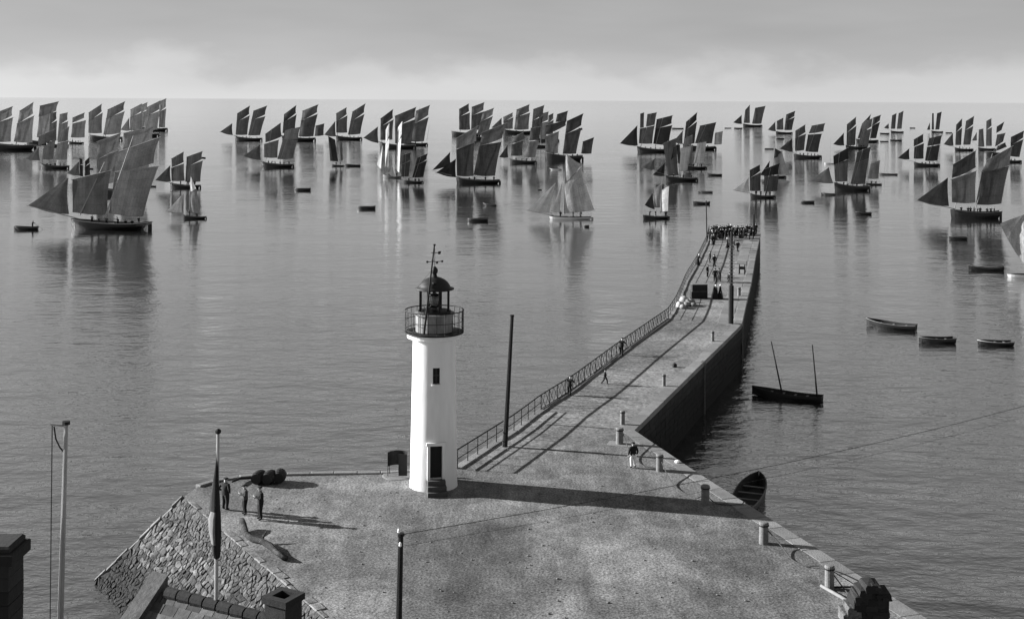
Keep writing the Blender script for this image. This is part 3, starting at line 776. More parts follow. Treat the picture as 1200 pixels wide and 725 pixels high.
lg('lugger with two separate tall pale-topped sails and no jib', 103, 143, 164.5, [('S', [103.5, 156, 119, 156, 118.8, 122, 104, 132]), ('S', [121, 158, 140.5, 156, 145.7, 119, 126.3, 128.5])], crew=4, shade=.14)
lg('lugger with a short jib whose sails overlap those of the lugger behind it', 152, 186, 160, [('j', [141.5, 152, 151.3, 138, 152, 153]), ('S', [152, 153, 166, 153, 166, 121.5, 153, 128.5]), ('S', [169, 152, 184, 152, 187.4, 118, 171.8, 126])], shade=.15)
lg('far lugger with a pale narrow sail and a flat stern showing past its neighbours', 163, 196, 153.5, [('S', [164, 148, 171, 148, 172.9, 120, 166, 123], .24), ('S', [186, 149, 193.5, 149.5, 195, 115.5, 187, 119])], shade=.15)
lg('lugger almost hidden behind the largest near lugger, its topsails showing above', 112, 170, 229, [('S', [113, 216, 133, 214, 142, 156, 114, 166]), ('S', [141, 214, 172, 214, 181, 149, 145, 156])], shade=.13)
lg('largest near lugger with pale slanting mainmast, big jib and long white-striped hull', 82, 177, 268.5, [('j', [31, 241, 77.8, 208.7, 79, 251.4]), ('L', [84, 249, 125, 252, 128.5, 200, 84, 210.5]), ('L', [127.5, 250, 167.5, 254, 185, 195, 135, 202]), ('t', [131, 201, 179.5, 191, 186.5, 161, 141, 177])], shade=.112, crew=9, yaw=-.06, masts=((123, 257, 158, 159), (92, 252, 121, 190)), mast_near=True, swing=.07, mast_mat='pale_wood', fb=.075, bowf=1.7, rail='pale_wood', rake=.15, short='the largest near lugger with the pale slanting mast')
lg('tiny dark sloop with a small jib showing over the largest lugger\'s foresail', 92, 107, 211, [('j', [79, 203, 93, 189, 94, 206], .09), ('S', [93.5, 206, 97.5, 207, 97, 187, 93, 185]), ('S', [99, 206, 106, 206, 105, 184, 99.5, 189])], shade=.05, flag=(105, 197))
lg('compact lugger with divided topsails and small pennant behind the little white sailed cutter', 199, 235, 220.5, [('j', [182, 211, 199, 194, 199.8, 213]), ('L', [201, 212, 216, 212, 215, 192, 200.6, 197]), ('t', [201.2, 196, 214.7, 190, 214.7, 178, 201, 186]), ('S', [217, 213, 234, 213, 236.5, 177.5, 218.8, 184])], shade=.085, crew=3, flag=(236.5, 184))
lg('little cutter with pale jib and pointed pale topsail', 214, 241.5, 256.5, [('j', [196.5, 247, 214.7, 228, 214.5, 248.6], .42), ('g', [223, 248.6, 235, 250, 231, 222, 222.5, 225.5], .20), ('t', [223, 225, 230.5, 221, 224.3, 207, 223.8, 207.5], .40)], name='cutter', crew=2, masts=((222, 252, 223.5, 206),), group='small cutters and sloops', yaw=.1, swing=-.5)
# --- centre left
lg('lugger with a separate jib alone on open water, far from others', 275, 307, 165, [('j', [258, 154.5, 272, 144.6, 272.6, 158.5]), ('S', [276, 158, 289.6, 158, 292.7, 124, 278, 133]), ('S', [290.7, 158.5, 304.6, 158.5, 312.8, 124, 297, 130])], shade=.085, crew=4)
lg('lugger with a crowded deck and clearly split topsails overlapping a farther lugger', 306, 344, 196, [('j', [285, 183, 304.6, 169.5, 305.5, 187.6]), ('L', [309.5, 184.5, 325, 185, 326.5, 164, 309.5, 169]), ('t', [311, 167, 329.8, 160, 328.7, 144, 311, 157], .07), ('L', [325, 186.5, 343, 186, 348.5, 164.5, 331.5, 163]), ('t', [331.5, 163, 349, 163, 351.4, 149, 333.8, 153], .11)], shade=.09, crew=6)
lg('three-sailed lugger with a small square mizzen standing off its stern', 330, 369.5, 165.5, [('S', [331, 156, 346, 156, 347.7, 123.4, 333, 134]), ('S', [350, 160, 368, 159.6, 373.7, 122.5, 354.7, 130]), ('m', [368.6, 159.6, 379.7, 158.5, 380.5, 144.8, 370, 147.5])], shade=.09, crew=4)
lg('lugger whose stern tows nothing, tall sails leaning, anchored dinghy boat just below its bow', 393.5, 424, 164, [('j', [380, 158, 392.7, 142, 393.4, 160]), ('S', [394, 155.5, 406.6, 155.5, 406, 126, 394, 133]), ('S', [407.7, 158, 422, 157, 428, 121.4, 413, 131])], shade=.08, crew=5)
lg('small lugger seen end on with narrow dark sails towing a dinghy', 388.5, 403.5, 195, [('L', [387, 188.5, 396.7, 189, 393, 164, 384.5, 159.6]), ('L', [398, 188.5, 402, 188, 401, 165.5, 397, 166], .12)], shade=.06, crew=2)
lg('lugger with a jib and a broad middle sail behind the white sailed boat', 444.5, 487, 174, [('j', [426, 161.5, 443, 148.4, 443.7, 167.8]), ('S', [445.7, 164, 460, 163.6, 460.8, 128, 446, 139]), ('S', [463, 168, 482, 168, 488, 125.6, 462.8, 136])], shade=.085)
lg('lugger with one great pale topped sail and a thin flagstaff at its stern', 473, 501, 170.5, [('S', [481.5, 166, 497, 165.5, 504, 123.3, 487.4, 130])], shade=.09, crew=3, masts=((500, 165, 503, 148), (482, 165, 492, 126)))
lg('boat with bright white sails coming bow on', 448.5, 470, 208.5, [('j', [441, 193, 449.8, 170, 447, 198], .31), ('S', [451, 195.5, 456, 195.5, 457.8, 144, 452, 152], .32), ('S', [464, 198, 470, 202, 474.5, 142, 467, 149.5], .32), ('m', [455.5, 204.5, 470, 206, 464, 195, 462, 195.4], .05)], hull='hull_grey', rail='pale_wood', yaw=-.25, crew=2, swing=-.75)
lg('very dark little lugger beside the white sailed boat', 472.5, 496, 214.5, [('S', [470, 207, 479, 207, 481, 178.7, 472, 181.8]), ('S', [483, 208, 496, 207.6, 501, 180, 489, 185], .035)], shade=.055, crew=3)
# --- centre
lg('dark lugger with two jibs and broad overlapping sails near the gaff cutter', 534.5, 586, 215, [('j', [507, 199, 527.8, 178, 528.2, 192], .04), ('j', [511.6, 202, 534.4, 186, 534.4, 207.6], .035), ('L', [535.5, 206, 555, 206, 555.7, 167, 534.7, 175.5]), ('t', [534.7, 174.6, 558, 165, 560, 147.6, 534.9, 162], .12), ('L', [555, 205, 580, 206, 587.6, 166.4, 562, 170.7]), ('t', [562, 170.5, 588.3, 162, 594, 144, 565, 155.5])], shade=.075, crew=4, fb=.07, yaw=.08)
lg('far lugger with a bare bowsprit and notched topsails', 529, 565, 159.5, [('S', [538, 152, 551, 152, 549.5, 121.5, 538, 128]), ('S', [552, 152, 564, 152, 567.7, 120, 552.8, 125.5])], shade=.085)
lg('lugger showing only a leaning split sail above the dark two-jib lugger', 546, 576, 163.5, [('S', [559, 158, 572, 158, 579, 126.6, 566, 131.6])], shade=.09, crew=2)
lg('far lugger with a small jib and a tall pale mainsail', 589, 623, 157, [('j', [576, 149.5, 588, 138, 588.6, 150]), ('S', [590, 151, 601, 151, 601, 132, 589.7, 137.4]), ('S', [602.5, 152, 619.5, 151.5, 620.5, 122.4, 605.4, 128.6])], shade=.10, crew=3)
lg('small lugger with a light grey mainsail in front of the tall crowded sails', 597.5, 628.5, 191.5, [('j', [585, 184, 594.9, 170, 595.5, 184.5]), ('L', [599, 182.6, 612, 182, 613, 164.6, 599.6, 169.6]), ('t', [600.5, 168, 616, 162, 613.5, 154.7, 601.5, 161]), ('L', [614, 184, 627, 184, 632, 164.6, 619.5, 166], .13), ('t', [620, 165, 632.5, 163, 633.4, 148.5, 622, 150])], shade=.07, crew=4)
lg('lugger squeezed between taller sails, tall topsail standing highest of that cluster', 619, 648, 173, [('S', [622, 163, 632, 162, 638, 123.4, 625, 128]), ('S', [633, 163, 640, 163, 643, 131, 631.5, 134], .12)], shade=.085)
lg('lugger mostly hidden, only a short slim topsail peak showing in the cluster', 627, 655, 166, [('S', [641, 158, 648, 157, 648.6, 132.6, 642.7, 135.5])], shade=.09)
lg('big black hulled lugger with a pale foresail, signal flags and a square mizzen', 638, 683, 188.5, [('L', [639, 180, 653.8, 179.5, 655, 154, 639, 160], .15), ('t', [639.3, 157.8, 663, 147, 664, 141, 639.6, 147]), ('t', [651, 143, 663.8, 141.7, 665.6, 130, 653, 134]), ('S', [659.4, 180, 675, 180, 683.6, 133, 664.4, 142]), ('m', [681, 180, 693, 180, 696, 161, 683, 166])], shade=.065, crew=6, fb=.12, flag=(678, 150))
lg('white hulled gaff cutter with pale sails and pointed topsail on open water', 643.5, 694.5, 257, [('j', [618.5, 246, 650.8, 214, 643.5, 248.4], .34), ('j', [645.8, 247.6, 659, 213, 656, 248.2], .32), ('g', [661.2, 249, 695.5, 245, 680.6, 195.5, 661.8, 216.6], .26), ('t', [662.3, 215, 681, 192.5, 664.6, 181, 663.4, 181.2], .24)], name='cutter', hull='hull_white', rail='hull_grey', masts=((660.7, 252, 663, 180),), crew=3, fb=.05, bowf=1.6, rake=.12, group='small cutters and sloops', yaw=.05, beam=.22, swing=-.3, short='the white hulled gaff cutter')
# --- centre right
lg('lugger with a full dark hull and two slim separate fore topsails', 746.5, 786, 178.5, [('j', [726.6, 168, 747.2, 147, 747.6, 170.7]), ('L', [748.7, 168, 764.6, 168.5, 767.4, 147.5, 749.8, 151]), ('t', [750, 150, 754.5, 149.5, 755, 132, 750.3, 133.5]), ('t', [757, 148.5, 767.4, 146.4, 770, 132, 758.6, 134]), ('S', [765.5, 168.5, 784, 170, 788.8, 135.4, 769.6, 140])], shade=.06, crew=5)
lg('lugger with a flat topped mainsail and a pale square mizzen', 800, 839, 175.5, [('j', [789, 166, 800.5, 153, 799.9, 169]), ('S', [801, 170, 814, 168, 817.3, 131.6, 804, 143]), ('L', [814.5, 168, 834.7, 168, 839.6, 143.5, 820.4, 147.5]), ('m', [837, 169.6, 846, 169, 847.3, 154, 838, 156], .20)], shade=.065, crew=3)
lg('lugger with light striped lower sails catching the sun', 800, 828, 198, [('j', [780, 188, 797, 169, 799, 192], .06), ('S', [801, 191, 811, 191, 812, 158, 802, 163], .10), ('L', [812.7, 191, 825.5, 191, 828, 166, 817, 168], .24)], shade=.12, crew=4)
lg('lugger turned away with dark fore sail, pale narrow lower main and pointed jib', 780, 817.5, 212, [('j', [765, 205, 779.6, 190.5, 778.5, 206.6], .04), ('j', [753, 196, 767.4, 186, 767.6, 199], .09), ('L', [783, 206, 795, 205, 792, 162, 777, 168.5], .075), ('L', [796, 201, 805.5, 200, 810.5, 170.7, 797.5, 174], .24), ('t', [786, 188, 795, 178, 796, 168, 790, 172], .05)], shade=.075, crew=3)
lg('small sloop with white mainsail and dark jib, closest to the pier head', 753, 784.5, 256.5, [('j', [755.3, 240, 763.5, 226, 765.7, 245], .05), ('L', [766, 243, 772.5, 243, 773.5, 216, 768, 220], .14), ('g', [774.8, 248, 781.3, 247, 782.4, 217.7, 775.8, 222.5], .42)], name='sloop', masts=((764, 250, 768, 214), (774, 250, 776, 207)), crew=3, group='small cutters and sloops', rail='pale_wood', yaw=.2, swing=-.7)
lg('tiny far lugger with a jib alone near the horizon', 870.5, 893, 148.7, [('j', [859.3, 143.6, 869.2, 134.7, 869.4, 145.3]), ('L', [871.4, 144, 878.7, 144.3, 878.7, 122.8, 873.2, 129]), ('L', [881.3, 145, 892, 145, 896.8, 124.3, 884.9, 126.6])], shade=.08)
lg('far lugger with a low jib and a high narrow mainsail', 909, 928.5, 157, [('j', [900, 152, 908.5, 142.5, 909, 154]), ('L', [910, 152, 918, 152, 917.8, 138, 910.3, 142]), ('S', [919, 152.4, 927.7, 152.4, 931.7, 130, 921.3, 134.3])], shade=.075)
lg('neat lugger with four clearly split sails and white waist above its black hull', 930, 962.5, 185.5, [('j', [914, 174, 929, 162.5, 929.5, 178]), ('L', [931.7, 177, 942.7, 176, 945, 157, 931.7, 162]), ('t', [932, 162, 944.5, 155, 944.3, 146, 932, 153.5]), ('L', [943.8, 177.3, 959.3, 178.4, 964, 157, 947, 158]), ('t', [947.8, 156.4, 966, 154, 968, 144.7, 951.5, 147.5])], shade=.06, crew=6)
lg('black sailed lugger with a furled striped jib close beyond the pier head', 879, 908.5, 232, [('j', [860, 222.6, 877.6, 208, 878.3, 224.8], .34), ('S', [878.9, 223.7, 891.5, 223.7, 890.8, 192.8, 878.5, 199.4]), ('L', [894.8, 224.3, 910.7, 223.7, 913, 205.4, 895.9, 208]), ('t', [896, 206, 911.8, 203.8, 914, 191, 896.8, 198], .03)], shade=.045, crew=4)
lg('cutter with a pale gaff mainsail behind the black sailed lugger', 895, 921, 208.5, [('j', [890.8, 205, 902, 188.4, 900.8, 206], .035), ('g', [905.5, 204.5, 925.7, 204.5, 916, 177.5, 907, 186], .16), ('t', [907, 187, 916.5, 178, 908.6, 173.8, 907.8, 174], .05)], name='cutter', crew=2, group='small cutters and sloops', masts=((905, 206, 908, 173),))
lg('lugger with a dark jib lying behind the black hulled lugger with pale jib', 991, 1016, 174.3, [('j', [976.5, 169, 989.5, 155.7, 989.7, 170.7]), ('S', [992, 170.5, 1002.8, 170, 1003.9, 137, 992.4, 146]), ('S', [1005.6, 171.8, 1017.8, 172.5, 1023.7, 138.7, 1012.3, 143])], shade=.06, crew=6)
lg('lugger with two high slim sails partly covered by the one before it', 1003, 1029, 166.8, [('S', [1005, 162, 1013, 162, 1020.6, 133.6, 1010, 145]), ('S', [1019.5, 162, 1026.6, 162, 1032, 134.7, 1023.3, 138])], shade=.065, crew=2)
lg('black hulled lugger with a mid grey jib and dark fore topsail', 977.5, 1019, 223.5, [('j', [950.4, 211, 972, 196, 977, 215], .10), ('L', [978.7, 212.6, 993.5, 212.6, 994.6, 187, 977.4, 193]), ('t', [977, 193, 995, 186, 994.6, 173, 976.5, 183], .035), ('L', [996.8, 215.5, 1014.5, 215.5, 1018.9, 186, 1002.3, 191.7]), ('t', [1002.3, 191.7, 1018.9, 186, 1021.5, 172, 1004.5, 178.4], .05)], shade=.075, crew=4, fb=.12)
lg('small boat with one square pale brown sail at the black hulled lugger\'s stern', 1014.5, 1033, 217, [('L', [1017, 209.5, 1030, 209.5, 1032, 188, 1020.5, 192], .11)], name='sailing_boat', shade=.1, crew=2)
lg('tiny far lugger with twin sails just below the horizon', 1043.7, 1058.7, 155.6, [('j', [1036, 149.7, 1041.7, 144.7, 1042, 151]), ('L', [1044, 151, 1049.4, 151, 1051, 132.7, 1045.4, 135.5]), ('L', [1051, 151, 1057, 151, 1059.4, 130, 1053.2, 133])], shade=.08)
lg('tiny far lugger seen nearly end on, sails like two slivers', 1091.4, 1105, 155.4, [('j', [1086.3, 152, 1089.6, 143.5, 1090, 152]), ('L', [1091.8, 152, 1094.5, 152, 1094.2, 132.7, 1092.3, 133]), ('L', [1096, 152, 1100.6, 151.7, 1103.3, 131, 1098, 133])], shade=.08)
lg('small lugger with split dark sails and long low hull between two bare water lanes', 1070.8, 1101, 195, [('j', [1052.5, 185, 1065.8, 174, 1066, 186.8], .045), ('L', [1070.8, 186, 1082.5, 186, 1083, 168, 1071.3, 172.5]), ('t', [1070.8, 171.8, 1082.3, 166.3, 1082.3, 157, 1070.8, 163.6]), ('L', [1084, 188.4, 1098.9, 188.4, 1102, 170, 1086.3, 172.5]), ('t', [1086.7, 171, 1102.4, 168.5, 1104.4, 158.6, 1089, 162])], shade=.065, crew=4)
lg('lugger with slim leaning sails and white waist seen above the biggest right-hand lugger', 1118.7, 1140.4, 176.6, [('j', [1106, 169, 1117, 155.7, 1117.6, 171]), ('S', [1119.4, 170, 1126.5, 170, 1127.8, 138.7, 1120.5, 146.4]), ('S', [1128.7, 169.6, 1137.5, 169.6, 1142, 136, 1132, 142])], shade=.07, crew=4)
lg('far lugger with faded notched sails in the right-hand cluster', 1146, 1166, 176, [('j', [1139, 164.7, 1144.8, 154.8, 1144.8, 164.7]), ('L', [1146.3, 172, 1153.6, 172, 1152.5, 150.8, 1147, 152]), ('S', [1155.4, 171, 1162.4, 171, 1162, 138.7, 1155.8, 142])], shade=.11)
lg('lugger with a ragged half lowered sail and crooked mast', 1156, 1182, 181.5, [('t', [1167.5, 156, 1174, 152.5, 1177.5, 142.7, 1168, 148.6]), ('L', [1166, 172, 1176, 166, 1179, 156, 1168.5, 158]), ('l', [1164, 178, 1181, 172, 1179, 167, 1170, 171], .05)], shade=.07, crew=2)
lg('lugger at the far edge of the fleet with its bow hidden by a larger sail', 1172, 1197, 190.5, [('S', [1184, 183, 1194.5, 184, 1200, 153, 1184.5, 160.8])], shade=.085, crew=3)
lg('biggest right-hand lugger, near, with people along its black rail and full dark jib', 1113.5, 1173, 255.8, [('j', [1075, 234.5, 1111, 208, 1112, 241.5], .055), ('L', [1115.6, 237, 1143, 237.5, 1144, 200.5, 1115, 210.3]), ('t', [1115.6, 208.7, 1143.3, 196.3, 1143.7, 176.3, 1116.8, 192.7], .06), ('L', [1143.5, 239.7, 1173.3, 238.5, 1182.4, 194.6, 1150.3, 201.7]), ('t', [1150.3, 201.7, 1183, 193.5, 1186.6, 171, 1157.3, 187.6])], shade=.08, crew=9, fb=.12, bowf=1.55, masts=((1119, 244, 1131, 182), (1142.6, 246, 1163, 180)), short='the biggest right-hand lugger')
lg('white hulled boat with a pale sail entering the view beside a long dinghy', 1180, 1236, 325, [('j', [1172, 262, 1198, 250, 1199, 311], .30), ('g', [1204, 312, 1236, 310, 1225, 250, 1204, 262], .32)], name='cutter', hull='hull_white', rail='rubrail', bowsprit=False, group='small cutters and sloops', masts=((1202, 318, 1203, 246),), fb=.06, bowf=1.3, swing=-.5)
# boats with bare masts
lg('white open boat with a bare mast near the neat four-sailed lugger', 966, 978.5, 192.3, [], masts=((973, 190, 973, 162),), hull='hull_white', name='moored_boat', cat='boat', group='moored boats with bare masts', fb=.07)
lg('low pale open boat with a bare raked mast right of the black hulled lugger', 1030, 1051.5, 205, [], masts=((1036, 203, 1038, 177),), hull='hull_grey', name='moored_boat', cat='boat', group='moored boats with bare masts', fb=.06)

# --- open boats
def dinghy(label, x0, x1, wy, fb=.13, yaw=0, hull='hull_black', rail='rubrail', bowf=1.5, sternf=1.2, thw=3, name='rowing_boat', beam=.36, masts=(), transom=.7, flip=False, group='rowing boats and dinghies on the water', at=None):
    cx = (x0+x1)/2; O_ = P(cx, wy, ZW); s = F/O_.y; Ln = (x1-x0)/s/max(.3, abs(math.cos(yaw)))
    if at: O_ = Vector((at[0].x, at[0].y, ZW)); Ln = at[1]; yaw = at[2]
    root = thing(name, label, 'boat', O_, yaw+(math.pi if flip else 0), group)
    bh, sh, B = hull_parts(root, Ln, fb, hull, beam=beam, rail=rail, transom=transom, rake=.04, bowf=bowf, open_=True, sternf=sternf, stem=.09 if bowf > 1.1 else 0)
    for i in range(thw):
        t = .28+.5*i/max(1, thw-1) if thw > 1 else .5; x = -Ln/2+Ln*t; b = bh(t)*B/2*.93
        MB().box(x-.1, x+.1, -b, b, sh(t)*.62, sh(t)*.62+.04).build('thwart', 'deck_wood', root)
    for (px0, py0, px1, py1) in masts:
        a = PD(px0, py0, O_.y)-O_; b = PD(px1, py1, O_.y)-O_; c = math.cos(yaw)
        MB().tube([(a.x/c, 0, min(a.z, .1)), (b.x/c, 0, b.z)], [.085, .05], 6).build('mast', 'pole_wood', root)
    return root
dinghy('black open two-masted boat moored off the pier wall with bare poles', 884, 960, 466.5, fb=.07, yaw=-.42, bowf=1.9, thw=4, rail=None, masts=((917.7, 459, 905.4, 401.5), (954.4, 462, 949, 401.5)), name='open_boat', beam=.24, transom=.75)
dinghy('black rowing boat with a tall square stern moored nearest the pier wall', 1019, 1069.5, 384.5, yaw=-.5, fb=.095, bowf=1.8, transom=.8)
dinghy('black flat sided dinghy moored between the square sterned boat and the white topped one', 1076.5, 1119, 401.5, fb=.13, transom=.85, bowf=1.3)
dinghy('dinghy with a white upper strake moored off the pier', 1145.5, 1187, 404.5, fb=.11, transom=.8, hull='hull_black', rail='hull_white', bowf=1.4)
bq0, bq1 = P(889.5, 560, ZW+.5), P(866, 604, ZW+.3)
dinghy('dark rowing boat tied below the quay edge, thwarts visible', 851, 901, 590, fb=.085, thw=4, rail='deck_wood', beam=.25, at=((bq0+bq1)/2, (bq0-bq1).length, math.atan2((bq0-bq1).y, (bq0-bq1).x)+math.pi))
dinghy('long dinghy with upswept ends under the white hulled boat', 1135.5, 1176, 317, fb=.07, bowf=2.2, sternf=2.0, transom=.3, beam=.2, yaw=-.1)
dinghy('dark dinghy astern of the biggest right-hand lugger\'s reflection', 1112, 1133, 280.5, fb=.13, transom=.8)
dinghy('small dark punt on the black hulled lugger\'s reflection', 1002.5, 1021, 251.5, fb=.13, transom=.8)
dinghy('square ended punt floating near the black sailed lugger', 938.5, 954, 238, fb=.15, transom=.95, bowf=1.05)
dinghy('pale sided dinghy under the mid grey jib', 962, 979, 228.5, fb=.10, hull='hull_grey', bowf=1.9)
dinghy('low dinghy behind the pale sailed lugger\'s stern', 829, 846, 206, fb=.10, bowf=1.9)
dinghy('pale sided rowing boat, middle one of three off the small white-sailed sloop', 818, 835, 226, fb=.10, hull='hull_grey', rail='pale_wood')
dinghy('dinghy with upswept ends near the pier head pole', 812, 832, 239.3, fb=.10, bowf=2.1, sternf=1.7, transom=.4)
dinghy('box shaped punt left of the two-jib lugger\'s reflection', 419, 440, 245, fb=.15, transom=.95, bowf=1.05)
dinghy('box shaped punt just below the two-jib lugger', 548, 572, 259.5, fb=.14, transom=.95, bowf=1.05)
dinghy('small pale rowing boat in the two-jib lugger\'s reflection', 566, 582, 241, fb=.11, hull='hull_grey', rail='pale_wood', bowf=1.9)
dinghy('small box shaped punt below the lugger with crowded deck', 345.5, 364, 223.5, fb=.15, transom=.95, bowf=1.05)
dinghy('dinghy towed behind the small end-on lugger', 404.5, 422.5, 195, fb=.10, bowf=1.8)
dinghy('pale rowing boat half hidden by the gaff cutter\'s topsail', 643.5, 658, 199.3, fb=.10, hull='hull_white', rail='hull_grey')
dinghy('tiny dark tub boat floating under the gaff cutter', 684, 690.5, 266, fb=.3, transom=.9, bowf=1.1, beam=.5)
dinghy('tiny dark dinghy left of the gaff cutter\'s jib', 630, 635, 222.8, fb=.2, beam=.4)
dinghy('small dinghy lying between the largest near lugger and the compact lugger', 175, 183, 219, fb=.15)
dinghy('flat dark boat lying low near the horizon beside the far lugger with the lone jib', 860, 870, 150.6, fb=.07)
dinghy('short flat boat near the horizon, next to another flat boat', 849, 857, 150.4, fb=.07)
dinghy('flat boat low on the water behind the lugger with slim topsails', 787, 801, 151, fb=.06)
dinghy('flat boat above the black sailed lugger', 896, 906.5, 175, fb=.09)
dinghy('small boat under the far lugger with high narrow mainsail', 909.6, 919, 163, fb=.1)
dinghy('small flat boat beside the far twin-sailed lugger\'s bow', 1031, 1042, 157, fb=.09)
dinghy('flat boat below the far twin-sailed lugger', 1043, 1056.5, 165, fb=.08)
dinghy('flat boat next to the lugger with two high slim sails', 1031, 1041, 166.2, fb=.08)
dinghy('tiny boat to the right of the far twin-sailed lugger', 1066, 1072.5, 150.3, fb=.1)
dinghy('tiny boat right of the end-on sliver-sailed lugger', 1108, 1115.5, 156, fb=.1)
rb = dinghy('rowing boat with one man standing at an oar near the largest lugger', 16.5, 44, 269, fb=.11, yaw=.1, transom=.8)
crew_oar = P(39, 268, ZW)

# ---------------------------------------------------------------- people
def skin_mesh(name, verts, edges, rad, mats, matfn, sub=1):
    me = bpy.data.meshes.new(name); me.from_pydata(verts, edges, []); o = bpy.data.objects.new(name, me); COL.objects.link(o)
    md = o.modifiers.new('s', 'SKIN'); md.use_smooth_shade = True
    if not me.skin_vertices: me.skin_vertices.new() if hasattr(me.skin_vertices, 'new') else None
    for i, r in enumerate(rad):
        sv_ = me.skin_vertices[0].data[i]; sv_.radius = r if isinstance(r, tuple) else (r, r); sv_.use_root = (i == 0)
    if sub: s_ = o.modifiers.new('u', 'SUBSURF'); s_.levels = sub; s_.render_levels = sub
    bpy.context.view_layer.update(); dg = bpy.context.evaluated_depsgraph_get(); r = bpy.data.meshes.new_from_object(o.evaluated_get(dg))
    bpy.data.objects.remove(o)
    r.name = name; r.materials.clear()
    for m in mats: r.materials.append(M(m))
    for p in r.polygons: p.material_index = matfn(p.center); p.use_smooth = True
    return r
def hand(mb, w, e):
    w, e = Vector(w), Vector(e); d = (w-e).normalized(); sd = d.cross(Vector((0, 1, .3))).normalized(); pn = sd.cross(d)
    c = w+d*.045
    mb.tube([w-d*.02, c, w+d*.095], [.026, .038, .034], 6, mi=0)
    for k, ln__ in enumerate((.062, .075, .07, .055)):
        b = w+d*.085+sd*(-.03+.02*k); mb.tube([b, b+d*ln__*.55, b+d*ln__*.9-pn*.025], [.0105, .0095, .0075], 5)
    b = w+d*.03+sd*(-.034); mb.tube([b, b+(d*.6-sd)*.035, b+(d*.9-sd*.7)*.055], [.012, .011, .008], 5)
POSES = {
 'stand': dict(el=((-.27, .03, 1.14), (.27, .03, 1.14)), wr=((-.27, -.06, .88), (.27, -.06, .88))),
 'pockets': dict(el=((-.33, .10, 1.15), (.33, .10, 1.15)), wr=((-.20, -.08, .98), (.20, -.08, .98))),
 'folded': dict(el=((-.27, -.05, 1.16), (.27, -.05, 1.16)), wr=((.06, -.25, 1.22), (-.06, -.22, 1.24))),
 'lean': dict(el=((-.28, -.22, 1.16), (.28, -.22, 1.16)), wr=((-.15, -.46, 1.18), (.15, -.46, 1.18)), tilt=.16),
 'walk': dict(el=((-.26, .13, 1.16), (.26, -.10, 1.15)), wr=((-.25, .08, .92), (.25, -.27, .98)), kn=((-.09, -.20, .52), (.09, .10, .48)), an=((-.09, -.22, .10), (.09, .36, .16))),
 'crouch': dict(el=((-.28, -.25, .75), (.28, -.25, .75)), wr=((-.12, -.45, .55), (.12, -.45, .55)), low=.42, kn=((-.14, -.32, .50), (.14, -.32, .50)), an=((-.13, .0, .09), (.13, 0, .09))),
 'reach': dict(el=((-.35, -.15, 1.35), (.30, -.12, 1.2)), wr=((-.42, -.38, 1.45), (.22, -.38, 1.2)), tilt=.08),
}
HEADM = {}
def person_mesh(pose):
    p = POSES[pose]; lo = p.get('low', 0); ti = p.get('tilt', 0)
    def up(x, y, z):
        z2 = z-lo; y2 = y-ti*max(0, (z-.95))*1.6 - (lo*.35*max(0, z-.95)/.5 if lo else 0)
        return (x, y2, z2)
    kn = p.get('kn', ((-.10, -.03, .50), (.10, -.03, .50))); an = p.get('an', ((-.11, .02, .09), (.11, .02, .09)))
    V = [up(0, 0, .95), up(0, 0, 1.15), up(0, -.01, 1.36), up(0, 0, 1.49), up(0, -.02, 1.565), up(0, -.03, 1.65), up(0, -.02, 1.72)]
    Rr = [(.165, .12), (.145, .11), (.17, .115), (.062, .062), (.068, .08), (.078, .098), (.052, .07)]
    E = [(0, 1), (1, 2), (2, 3), (3, 4), (4, 5), (5, 6)]
    for s_ in (0, 1):
        sg = -1 if s_ == 0 else 1; i = len(V)
        arms_low = 0 if lo else 0
        e_, w_ = p['el'][s_], p['wr'][s_]
        if not lo: e_ = up(*e_); w_ = up(*w_) if pose != 'lean' else w_
        V += [up(sg*.185, 0, 1.42), e_, w_]; Rr += [(.078, .072), (.055, .052), (.036, .032)]; E += [(2, i), (i, i+1), (i+1, i+2)]
        i = len(V); a = an[s_]
        V += [up(sg*.09, 0, .88), kn[s_], a, (a[0]*1.15, a[1]-.14, max(.035, a[2]-.05))]; Rr += [(.105, .11), (.075, .075), (.05, .052), (.042, .035)]; E += [(0, i), (i, i+1), (i+1, i+2), (i+2, i+3)]
    Rr = [((r[0]*1.18, r[1]*1.2) if not 3 <= i <= 6 else r) for i, r in enumerate(Rr)]
    hz = 1.525-lo
    def mf(c):
        if c.z > hz: return 0
        if c.z < .14: return 3
        if c.z < .93-lo and abs(c.x) < .22: return 2
        return 1
    me = skin_mesh('body_'+pose, V, E, Rr, ['skin', 'cloth_dark', 'cloth_dark', 'iron'], mf)
    # hands, nose and ears welded into the same body mesh
    mb = MB()
    hi = [i for i in range(7, len(V))]
    hand(mb, V[9], V[8]); hand(mb, V[16], V[15])
    hc = Vector(V[5])
    mb.tube([hc+Vector((0, -.085, .02)), hc+Vector((0, -.118, -.015)), hc+Vector((0, -.09, -.03))], [.01, .016, .012], 5)
    for sg in (-1, 1): mb.tube([hc+Vector((sg*.075, .005, -.03)), hc+Vector((sg*.092, .012, .0)), hc+Vector((sg*.08, .012, .03))], [.012, .016, .01], 5)
    for sg in (-1, 1): mb.tube([hc+Vector((sg*.03-.012, -.09, .018)), hc+Vector((sg*.03+.012, -.09, .018))], .008, 5, mi=3)
    mb.tube([hc+Vector((-.022, -.09, -.058)), hc+Vector((.022, -.09, -.058))], .007, 5, mi=3)
    m2 = mb.mesh('x', ['skin', 'cloth_dark', 'cloth_dark', 'iron'])
    bm = bmesh.new(); bm.from_mesh(me); bm.from_mesh(m2); bm.to_mesh(me); bm.free()
    HEADM[pose] = hc
    return me
PM = {k: person_mesh(k) for k in POSES}
